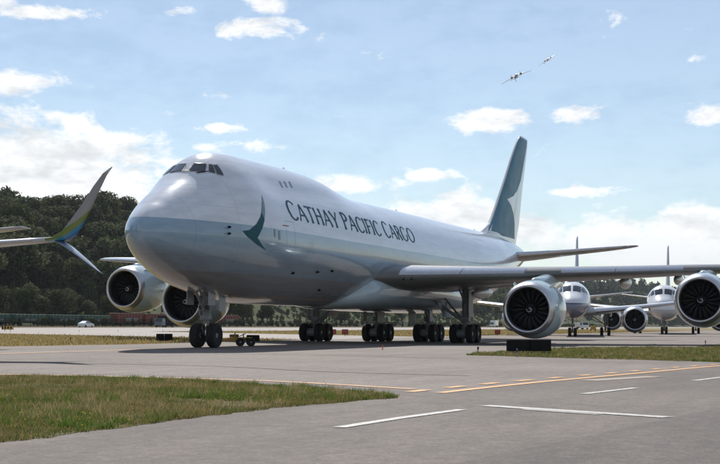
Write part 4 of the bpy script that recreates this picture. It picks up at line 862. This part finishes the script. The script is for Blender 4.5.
# ------------------------------------------------------------------ hill, trees
hx = np.arange(-200, 4001, 50.); hy = np.array([140, 150, 165, 180, 196, 206, 216, 230, 245, 262, 280, 300, 325, 360, 420, 600, 900.])
def hill_z(x, y):
    t = np.clip((y - 204) / 92, 0, 1); base = 41 * (t * t * (3 - 2 * t)) * (1 - .45 * np.clip((x - 420) / 500, 0, 1)); far = np.clip((x - 1300) / 900, 0, 1)
    return base * (1 + .10 * np.sin(x / 83.) + .08 * np.sin(x / 37. + 1)) * (1 + 1.3 * far) + np.clip(y - 300, 0, 400) * .03 - .06
V = [(x, y, float(hill_z(x, y)) - (.05 if y < 200 else 0)) for x in hx for y in hy]; ny = len(hy)
hill_m = grassmat('hill_grass', (.045, .06, .02), (.085, .088, .036), (.028, .04, .016), .05)
structure(obj('hill', V, [(i * ny + j, (i + 1) * ny + j, (i + 1) * ny + j + 1, i * ny + j + 1) for i in range(len(hx) - 1) for j in range(ny - 1)], hill_m, None, True))
def tree_proto(kind, seed):
    r = np.random.default_rng(seed); H = 1.; bits = []
    if kind == 'leafy':
        lobes = [(0, 0, .64, .30)] + [(r.uniform(-.24, .24), r.uniform(-.24, .24), r.uniform(.38, .84), r.uniform(.13, .21)) for _ in range(15)]; n = 4200; P = []; Nn = []
        w_ = np.array([l[3] ** 2 for l in lobes]); w_ /= w_.sum()
        for k in r.choice(len(lobes), n, p=w_):
            cx, cy, cz, rr = lobes[k]; d = r.normal(size=3); d /= np.linalg.norm(d); q = rr * r.uniform(.62, 1.06); p = np.array([cx, cy, cz]) + d * q * np.array([1, 1, .9]); P.append(p); Nn.append(d)
        size = .026
        bits.append(tube([(0, 0, 0), (.01, 0, .25), (0, .01, .6)], [.028, .020, .008], 7)); 
        for a in np.linspace(0, 6.28, 6)[:-1]: bits.append(tube([(0, 0, .28), (.12 * math.cos(a), .12 * math.sin(a), .48), (.2 * math.cos(a), .2 * math.sin(a), .62)], [.012, .008, .003], 5))
    else:
        n = 4200; P = []; Nn = []
        for _ in range(n):
            z = 1 - r.uniform(0, 1) ** .6 * .88; wv = .17 * (1 - z) ** .8 * (1 + .35 * math.sin(z * 60)) + .012; a = r.uniform(0, 6.28); q = wv * r.uniform(.45, 1.1) * (1 + .3 * math.sin(a * 3 + z * 20)); P.append(np.array([q * math.cos(a), q * math.sin(a), z - q * .25])); Nn.append(np.array([math.cos(a), math.sin(a), .4]))
        size = .020
        bits.append(tube([(0, 0, 0), (0, 0, .5), (0, 0, .97)], [.018, .012, .002], 7))
        for z in np.linspace(.2, .8, 7): a = z * 40; bits.append(tube([(0, 0, z), (.14 * (1 - z) * math.cos(a), .14 * (1 - z) * math.sin(a), z - .02)], [.005, .002], 4))
    P = np.array(P); Nn = np.array(Nn) + r.normal(size=(n, 3)) * .55; Nn /= np.linalg.norm(Nn, axis=1)[:, None]
    ref = r.normal(size=(n, 3)); a = np.cross(Nn, ref); a /= np.linalg.norm(a, axis=1)[:, None]; b = np.cross(Nn, a); sz = size * r.uniform(.5, 1.3, (n, 1))
    V = np.stack([P + a * sz, P + b * sz * .8, P - a * sz, P - b * sz * .8], 1).reshape(-1, 3); Fq = np.arange(n * 4).reshape(n, 4)
    return V, Fq, join(*bits)
protos = {}
for i, (kd, sd, m) in enumerate([('leafy', 1, leaf_a), ('leafy', 2, leaf_a), ('leafy', 3, leaf_a), ('leafy', 4, leaf_c), ('conifer', 5, leaf_b), ('conifer', 6, leaf_b)]):
    protos[i] = (tree_proto(kd, sd), m, None)
made = {}
def tree(x, y, h, kind, label, group, wide=1.):
    (V, Fq, tr), m, _ = protos[kind]; T = empty('conifer_tree' if kind > 3 else 'leafy_tree', (x, y, float(hill_z(x, y)) - .3 if y > 140 else -.1), random.uniform(0, 6.28)); T.scale = (h * wide, h * wide, h); tag(T, label, 'tree', group)
    if kind not in made: c = fast_mesh('crown', V, Fq, m, T); t = obj('trunk', tr[0], tr[1], bark, T, True); made[kind] = (c, t)
    else: share('crown', made[kind][0], T); share('trunk', made[kind][1], T)
rt_ = random.Random(5); cnt = 0
def view_u(x, y, z):
    d = Vector((x, y, z)) - CAM; return 360 + F * d.dot(rt) / d.dot(fw), 232 - F * d.dot(up) / d.dot(fw)
pts = []
for x in np.arange(180, 900, 10.):
    for y in (212, 222, 234, 247, 260, 274, 288, 303, 318):
        X = x + rt_.uniform(-5, 5); Y = y + rt_.uniform(-5, 5); u, v = view_u(X, Y, float(hill_z(X, Y)) + 8)
        if -25 < u < 140: pts.append((X, Y, 0))
        elif 200 < u < 420 and Y < 262 and rt_.random() < .35: pts.append((X, Y, 1))
rt_.shuffle(pts); A_ = [p for p in pts if p[2] == 0][:215]; B_ = [p for p in pts if p[2] == 1][:45]
for X, Y, _ in A_:
    kd = rt_.choice([0, 0, 0, 1, 1, 1, 2, 2, 2, 3]); hh = rt_.uniform(11, 23) if kd < 4 else rt_.uniform(17, 25)
    if Y < 226: kd = rt_.choice([0, 1, 3]); hh = rt_.uniform(8, 12)
    lb, gr_ = ('low leafy tree at the foot of the left hill behind the rail cars', 'trees at the foot of the left hill') if Y < 226 else ('leafy tree on the crest of the left hill against the sky', 'trees on the crest of the left hill') if Y > 294 else ('leafy tree on the middle slope of the wooded left hill', 'trees on the slope of the left hill')
    tree(X, Y, hh, kd, lb, gr_, rt_.uniform(.8, 1.15))
for X, Y, _ in B_:
    kd = rt_.choice([0, 1, 3, 3]); tree(X, Y, rt_.uniform(5, 12), kd, 'leafy tree on the hillside seen beneath the cargo jet fuselage', 'trees seen under the fuselage', rt_.uniform(.9, 1.4))
# the wood farther along the ridge reads as one mass
def wood(name, x0, x1, y0, y1, n, hmin, hmax, label, m, seed):
    r = np.random.default_rng(seed); Vs = []; per = 110
    for _ in range(n):
        x = r.uniform(x0, x1); y = r.uniform(y0, y1); h = r.uniform(hmin, hmax); z = float(hill_z(x, y)); wv = h * r.uniform(.22, .34); con = r.random() < .35
        d = r.normal(size=(per, 3)); d /= np.linalg.norm(d, axis=1)[:, None]; q = r.uniform(.6, 1.05, (per, 1))
        if con: t = r.uniform(0, 1, per) ** .6; a = r.uniform(0, 6.28, per); P = np.stack([np.cos(a) * wv * .6 * t, np.sin(a) * wv * .6 * t, h * (1 - .85 * t)], 1)
        else: P = d * q * np.array([wv, wv, h * .42]) + np.array([0, 0, h * .58])
        P = P + np.array([x, y, z]); N = d + r.normal(size=(per, 3)) * .5; N /= np.linalg.norm(N, axis=1)[:, None]; a = np.cross(N, r.normal(size=(per, 3))); a /= np.linalg.norm(a, axis=1)[:, None]; b = np.cross(N, a); sz = h * .085 * r.uniform(.6, 1.3, (per, 1))
        Vs.append(np.stack([P + a * sz, P + b * sz, P - a * sz, P - b * sz], 1).reshape(-1, 3))
    V = np.concatenate(Vs); o = fast_mesh(name, V, np.arange(len(V)).reshape(-1, 4), m); tag(o, label, 'forest', kind='stuff')
wood('forest', 560, 1300, 236, 330, 620, 9, 19, 'dark wood on the ridge behind the cargo jet', leaf_a, 21)
wood('forest', 1300, 3900, 190, 420, 1300, 11, 24, 'far wooded hill seen between the jetliners on the right', leaf_a, 22)
wood('hedge', 160, 900, 141, 147, 420, 1.2, 2.6, 'scrubby dark hedge behind the perimeter fence', leaf_a, 23)
wood('shrubs', 260, 1100, 206, 240, 700, 1.5, 4.5, 'light green scrub on the lower hillside', leaf_c, 24)

# ------------------------------------------------------------------ railway, fence, vehicles beyond the runway
gravel = pbr('rail_ballast', (.14, .125, .11), .95, var=.3, scale=2); steel = pbr('rail_steel', (.25, .22, .20), .4, metal=.8)
structure(poly('rail_bed', [(-200, 176), (1500, 176), (1500, 186), (-200, 186)], .02, gravel))
green = pbr('rail_green', (.018, .075, .055), .55, var=.3, scale=1.5); redc = pbr('rail_red', (.15, .024, .015), .55, var=.35, scale=1.5); palec = pbr('faded_panel', (.20, .24, .23), .6, var=.25, scale=2)
def railcar(x, y, L, H, m, label, group, lattice=False):
    T = empty('rail_car', (x, y, .02)); tag(T, label, 'rail car', group)
    V, Fc = cbox(-L / 2, L / 2, -1.45, 1.45, 1.0, 1.0 + H, .08); b = obj('car_body', V, Fc, m, T)
    for i in range(int(L / 1.6)):
        xx = -L / 2 + .5 + i * (L - 1) / (int(L / 1.6) - 1); V, Fc = box(xx - .07, xx + .07, -1.56, -1.452, 1.05, 1.0 + H); obj('side_rib', V, Fc, m, b)
    V, Fc = box(-L * .18, L * .30, -1.60, -1.565, 1.0 + H * .18, 1.0 + H * .48); obj('side_panel', V, Fc, palec, b)
    V, Fc = box(-L / 2 + .1, L / 2 - .1, -1.2, 1.2, .75, .998); obj('frame', V, Fc, black, T)
    for e in (-1, 1):
        for d in (-.85, .85): 
            for s in (-1, 1): wheel(T, e * (L / 2 - 2) + d, s * .75, .45, .14, .14)
        V, Fc = box(e * (L / 2 - 2) - 1.2, e * (L / 2 - 2) + 1.2, -.95, .95, .5, .749); obj('bogie', V, Fc, black, T)
x = 205.
side = ['first from left', 'second from left', 'third from left', 'fourth from left', 'fifth from left']
names = ['green gondola rail car cut by the left edge', 'green gondola rail car, second along the track from left', 'green gondola rail car, third along the track from left', 'green gondola rail car behind the white car']
# cars where the line of sight to u meets the track
def on_track(u, y):
    d = ray(u, 320); t = (y - CAM.y) / d.y; return CAM.x + d.x * t
us = [-8, 33, 64, 92]; 
xa = on_track(-12, 181); L_ = 15.4
for i in range(4): railcar(xa + i * 17.0, 181, L_, 2.1, green, names[i], 'green rail cars')
for i in range(5): railcar(xa + 70 + i * 17.4, 181, 15.8, 2.9, redc, ['red rail car next to the last green one', 'second red rail car from the green ones', 'third red rail car from the green ones, below the far engine', 'fourth red rail car from the green ones', 'last red rail car, behind the nose gear'][i], 'red rail cars')
for yy in (180.3, 181.75): V, Fc = box(-200, 1500, yy - .04, yy + .04, .03, .16); structure(obj('rail', V, Fc, steel))
fen = empty('perimeter_fence', (0, 140, 0)); tag(fen, 'long dark chain link fence beyond the runway', 'fence')
V, Fc = tube([(0, 0, 0), (0, 0, 2.05)], .05, 6); fp = obj('fence_post', V, Fc, black, fen, loc=(150, 0, -.1))
for i in range(1, 170): share('fence_post', fp, fen, (150 + i * 4.5, 0, -.1))
bits = [box(150, 915, -.02, .02, zz, zz + .035) for zz in (.05, .98, 1.93)]
V, Fc = join(*bits); obj('fence_rail', V, Fc, black, fen)
n = 13000; xs_ = np.linspace(150, 915, n); V = []; Fq = []
V = np.stack([np.stack([xs_ - .013, np.full(n, .03), np.full(n, -.05)], 1), np.stack([xs_ + .013, np.full(n, .03), np.full(n, -.05)], 1), np.stack([xs_ + .013, np.full(n, .03), np.full(n, 1.93)], 1), np.stack([xs_ - .013, np.full(n, .03), np.full(n, 1.93)], 1)], 1).reshape(-1, 3)
o = fast_mesh('fence_mesh', V, np.arange(4 * n).reshape(n, 4), black, fen); o['kind'] = 'stuff'

carw = pbr('car_white', (.75, .76, .77), .25, coat=.6)
def car(loc, rz, label, m):
    T = empty('car', loc, rz); tag(T, label, 'car')
    P = [(-2.2, .45, .82), (-2.15, .75, .86), (-1.2, .92, .88), (-.5, 1.38, .70), (.6, 1.45, .68), (1.5, 1.05, .84), (2.1, .95, .82), (2.2, .5, .80)]
    rings = [[(x, -w, .25), (x, -w, max(.5, h * .62)), (x, -w * (.8 if h > 1.2 else .96), h), (x, w * (.8 if h > 1.2 else .96), h), (x, w, max(.5, h * .62)), (x, w, .25)] for x, h, w in P]
    V, Fc = loft(rings); b = obj('body', V, Fc, m, T); weighted(b, 35)
    for s in (-1, 1):
        V = [(-.95, s * .80, .98), (1.25, s * .81, 1.06), (.55, s * .70, 1.36), (-.45, s * .70, 1.32)]; V = [(a, c + s * .035, e) for a, c, e in V]; obj('side_window', V, [(0, 1, 2, 3)], glass, b)
        for xx in (-1.35, 1.4): wheel(T, xx, s * .78, .33, .2)
    return T
def truck(loc, rz, label, m, L, H, cab):
    T = empty('truck', loc, rz); tag(T, label, 'truck')
    V, Fc = cbox(-L / 2 + 1.9, L / 2, -1.2, 1.2, .75, H, .06); obj('cargo_box', V, Fc, m, T)
    V, Fc = loft([[(-L / 2, -1.1, .45), (-L / 2 + 1.85, -1.1, .45), (-L / 2 + 1.85, 1.1, .45), (-L / 2, 1.1, .45)], [(-L / 2, -1.1, 1.35), (-L / 2 + 1.85, -1.1, 1.35), (-L / 2 + 1.85, 1.1, 1.35), (-L / 2, 1.1, 1.35)], [(-L / 2 + .55, -1.0, 2.3), (-L / 2 + 1.8, -1.0, 2.3), (-L / 2 + 1.8, 1.0, 2.3), (-L / 2 + .55, 1.0, 2.3)]]); c = obj('cab', V, Fc, cab, T)
    V = [(-L / 2 + .05, -.95, 1.42), (-L / 2 + .05, .95, 1.42), (-L / 2 + .5, .88, 2.2), (-L / 2 + .5, -.88, 2.2)]; obj('windscreen', [(a - .03, b, e) for a, b, e in V], [(0, 1, 2, 3)], glass, c)
    for s in (-1, 1): obj('side_window', [(-L / 2 + .5, s * 1.09, 1.45), (-L / 2 + 1.6, s * 1.09, 1.45), (-L / 2 + 1.6, s * 1.03, 2.1), (-L / 2 + .8, s * 1.03, 2.1)], [(0, 1, 2, 3)], glass, c)
    V, Fc = box(-L / 2 + .3, L / 2 - .1, -.5, .5, .45, .74); obj('chassis', V, Fc, black, T)
    for xx in (-L / 2 + .9, L / 2 - 1.3):
        for s in (-1, 1): wheel(T, xx, s * .95, .48, .28)
    return T
car((on_track(86, 134), 134, -.03), R(180), 'white car driving along the road beyond the runway on the left', carw)
truck((on_track(165, 134), 134, -.03), 0, 'dark truck beyond the runway below the inner far engine', black, 7., 2.9, pbr('truck_cab_grey', (.16, .17, .19), .4))
truck((on_track(494, 134), 134, -.03), 0, 'white box truck seen left of the inboard engine', carw, 8., 3.3, carw)
d = ray(582, 325); truck((CAM.x + d.x * 420, CAM.y + d.y * 420, -.07), R(40), 'white service van on the grass between the two jetliners', carw, 5., 2.1, carw)
# yellow service cart beside it
def cart(loc, label):
    T = empty('service_cart', loc, R(15)); tag(T, label, 'cart'); V, Fc = cbox(-1.1, 1.1, -.6, .6, .35, .95, .05); obj('body', V, Fc, yellow, T); V, Fc = cbox(-1.0, -.2, -.5, .5, .952, 1.25, .04); obj('engine_cover', V, Fc, yellow, T)
    V, Fc = tube([(.3, -.45, .95), (.3, -.45, 1.5), (.3, .45, 1.5), (.3, .45, .95)], .03, 6); obj('roll_bar', V, Fc, black, T)
    for xx in (-.7, .7):
        for s in (-1, 1): wheel(T, xx, s * .5, .28, .18)
d = ray(593, 325.3); cart((CAM.x + d.x * 300, CAM.y + d.y * 300, -.07), 'yellow service cart on the grass between the two jetliners')

# ------------------------------------------------------------------ airfield signs, lights, tow bar
signy = pbr('sign_yellow', (.60, .36, .04), .5)
def signboard(loc, rz, w, h, label, face=None, legs=3, panels=1, gap=.0):
    T = empty('airfield_sign', loc, rz); tag(T, label, 'sign', 'airfield signs')
    for p in range(panels):
        x0 = -w / 2 + p * w / panels + gap / 2; x1 = x0 + w / panels - gap; V, Fc = cbox(x0, x1, -.12, .12, .22, .22 + h, .02); b = obj('sign_box', V, Fc, black, T)
        if face: V, Fc = box(x0 + .05, x1 - .05, -.135, -.121, .27, .17 + h); f_ = obj('sign_face', V, Fc, face, b)
    for i in range(legs):
        xx = -w / 2 + w * (i + .5) / legs; V, Fc = join(tube([(xx, 0, -.08), (xx, 0, .22)], .03, 8), cbox(xx - .1, xx + .1, -.1, .1, -.08, -.04, .01)); obj('leg', V, Fc, strut, T)
    return T
a, b = gp(507, 354), gp(550.5, 354); v_ = (b - a); ang = math.atan2(v_.y, v_.x); mid = (a + b) / 2
signboard((mid.x, mid.y, -.10), ang, v_.length, .50, 'long black sign board standing in the right grass island', None, 4, 2, .03)
a, b = gp(156, 341.6), gp(172.5, 341.6); v_ = b - a; mid = (a + b) / 2; signboard((mid.x, mid.y, -.17), math.atan2(v_.y, v_.x), v_.length, .46, 'small black two panel sign left of the nose wheels', None, 2, 2, .08)
a, b = gp(2, 331.4), gp(13, 331.4); v_ = b - a; mid = (a + b) / 2; T = signboard((mid.x, mid.y, 0), math.atan2(v_.y, v_.x), v_.length, .45, 'amber and black runway sign at the left edge', signy, 2, 1)
w_ = v_.length
for i in range(3): V, Fc = box(-w_ * .36 + i * w_ * .27, -w_ * .36 + i * w_ * .27 + w_ * .15, -.150, -.137, .33, .57); obj('lettering', V, Fc, black, T)
for u, lb in ((333, 'dark red sign behind the main wheels, left of the pair'), (345, 'dark red sign behind the main wheels, right of the pair'), (497.5, 'small red sign left of the inboard engine')):
    p = gp(u, 336.0); q = (p - CAM); q.z = 0; signboard((p.x, p.y, -.05), math.atan2(q.y, q.x) - R(90), .62, .5, lb, redp, 1)
def edge_light(p, label, cm):
    T = empty('edge_light', (p[0], p[1], p[2])); T.scale = (.6, .6, .75); tag(T, label, 'light', 'taxiway edge lights'); V, Fc = tube([(0, 0, 0), (0, 0, .26)], [.05, .035], 8); obj('stem', V, Fc, strut, T); V, Fc = loft([[(r_ * math.cos(t), r_ * math.sin(t), z) for t in np.linspace(0, 6.283, 11)[:-1]] for r_, z in ((.06, .26), (.075, .32), (.06, .40), (.02, .43))]); obj('lens', V, Fc, cm, T, True)
bl_m = pbr('blue_lens', (.02, .03, .09), .3)
for u, v, lb in ((70.5, 341, 'blue edge light in the dry grass on the left'), (478, 354.3, 'edge light at the left tip of the right grass island'), (517, 357.2, 'edge light in front of the long black sign'), (705.5, 345.5, 'edge light by the small grass patch at far right')):
    p = gp(u, v); edge_light((p.x, p.y, -.06 if u < 100 else .01), lb, bl_m)
for k, (u, y) in enumerate(((79, 58), (118, 58), (163, 58), (260, 58), (430, 58))):
    d = ray(u, 335); t = (y - CAM.y) / d.y; edge_light((CAM.x + d.x * t, y, -.06), ['runway edge light below the white car', 'runway edge light right of the one below the white car', 'runway edge light below the inner far engine', 'runway edge light right of the nose gear', 'runway edge light behind the body wheels'][k], pbr('clear_lens', (.6, .6, .6), .1))
bigc = 1
cone_m = pbr('cone_orange', (.75, .16, .03), .6)
p = gp(382.5, 349.5); T = empty('marker_cone', (p.x, p.y, 0)); T.scale = (.22, .22, .6); tag(T, 'small orange cone near the body wheels', 'cone'); V, Fc = loft([[(r_ * math.cos(t), r_ * math.sin(t), z) for t in np.linspace(0, 6.283, 17)[:-1]] for r_, z in ((.13, .03), (.085, .22), (.03, .45))]); obj('cone', V, Fc, cone_m, T, True); V, Fc = cbox(-.19, .19, -.19, .19, .0, .035, .01); obj('base', V, Fc, cone_m, T)
# tow bar on its little wheels behind the nose gear
p = gp(239, 346); T = empty('tow_bar', (p.x, p.y, 0), R(-62)); T.scale = (1.15, 1.15, 1.15); tag(T, 'yellow wheeled tow bar parked right of the nose wheels', 'tow bar')
V, Fc = join(tube([(-.9, 0, .30), (.75, 0, .34)], .07, 10), tube([(-.55, -.18, .36), (.6, -.22, .40)], .03, 8), tube([(-.55, .18, .36), (.6, .22, .40)], .03, 8), tube([(-.2, -.2, .38), (-.2, -.2, .62), (-.2, .2, .62), (-.2, .2, .38)], .025, 8), tube([(.2, -.2, .38), (.2, -.2, .56), (.2, .2, .56), (.2, .2, .38)], .025, 8)); o = obj('bar_frame', V, Fc, yellow, T, True)
V, Fc = cbox(.35, .95, -.2, .2, .22, .52, .03); obj('tow_head', V, Fc, black, T)
V, Fc = join(tube([(-.9, 0, .30), (-1.1, 0, .22), (-1.15, 0, .02)], .045, 8), tube([(-1.0, -.2, .3), (-1.0, .2, .3)], .04, 8)); obj('hitch', V, Fc, yellow, T)
V, Fc = join(cbox(-.45, -.02, -.13, .13, .40, .55, .02), tube([(.0, -.1, .45), (.3, .1, .58)], .02, 6)); obj('hydraulic_pump', V, Fc, pbr('rusty_brown', (.20, .11, .05), .7, var=.3, scale=10), T)
V, Fc = tube([(.05, -.36, .2), (.05, .36, .2)], .03, 8); obj('axle', V, Fc, strut, T)
for xx in (.05, .55):
    for s in (-1, 1): wheel(T, xx, s * .33, .2, .13)

# ------------------------------------------------------------------ air
hz = bpy.data.materials.new('summer_haze'); hz.use_nodes = True; t = hz.node_tree; t.nodes.clear(); pv = t.nodes.new('ShaderNodeVolumePrincipled'); pv.inputs['Color'].default_value = (.80, .90, 1., 1); pv.inputs['Density'].default_value = .00004; pv.inputs['Anisotropy'].default_value = .2
ou = t.nodes.new('ShaderNodeOutputMaterial'); t.links.new(pv.outputs[0], ou.inputs['Volume'])
V, Fc = box(-1600, 6200, -2600, 3200, -1.2, 260); o = obj('haze', V, Fc, hz); tag(o, 'thin pale summer haze over the airfield', 'haze', kind='stuff')
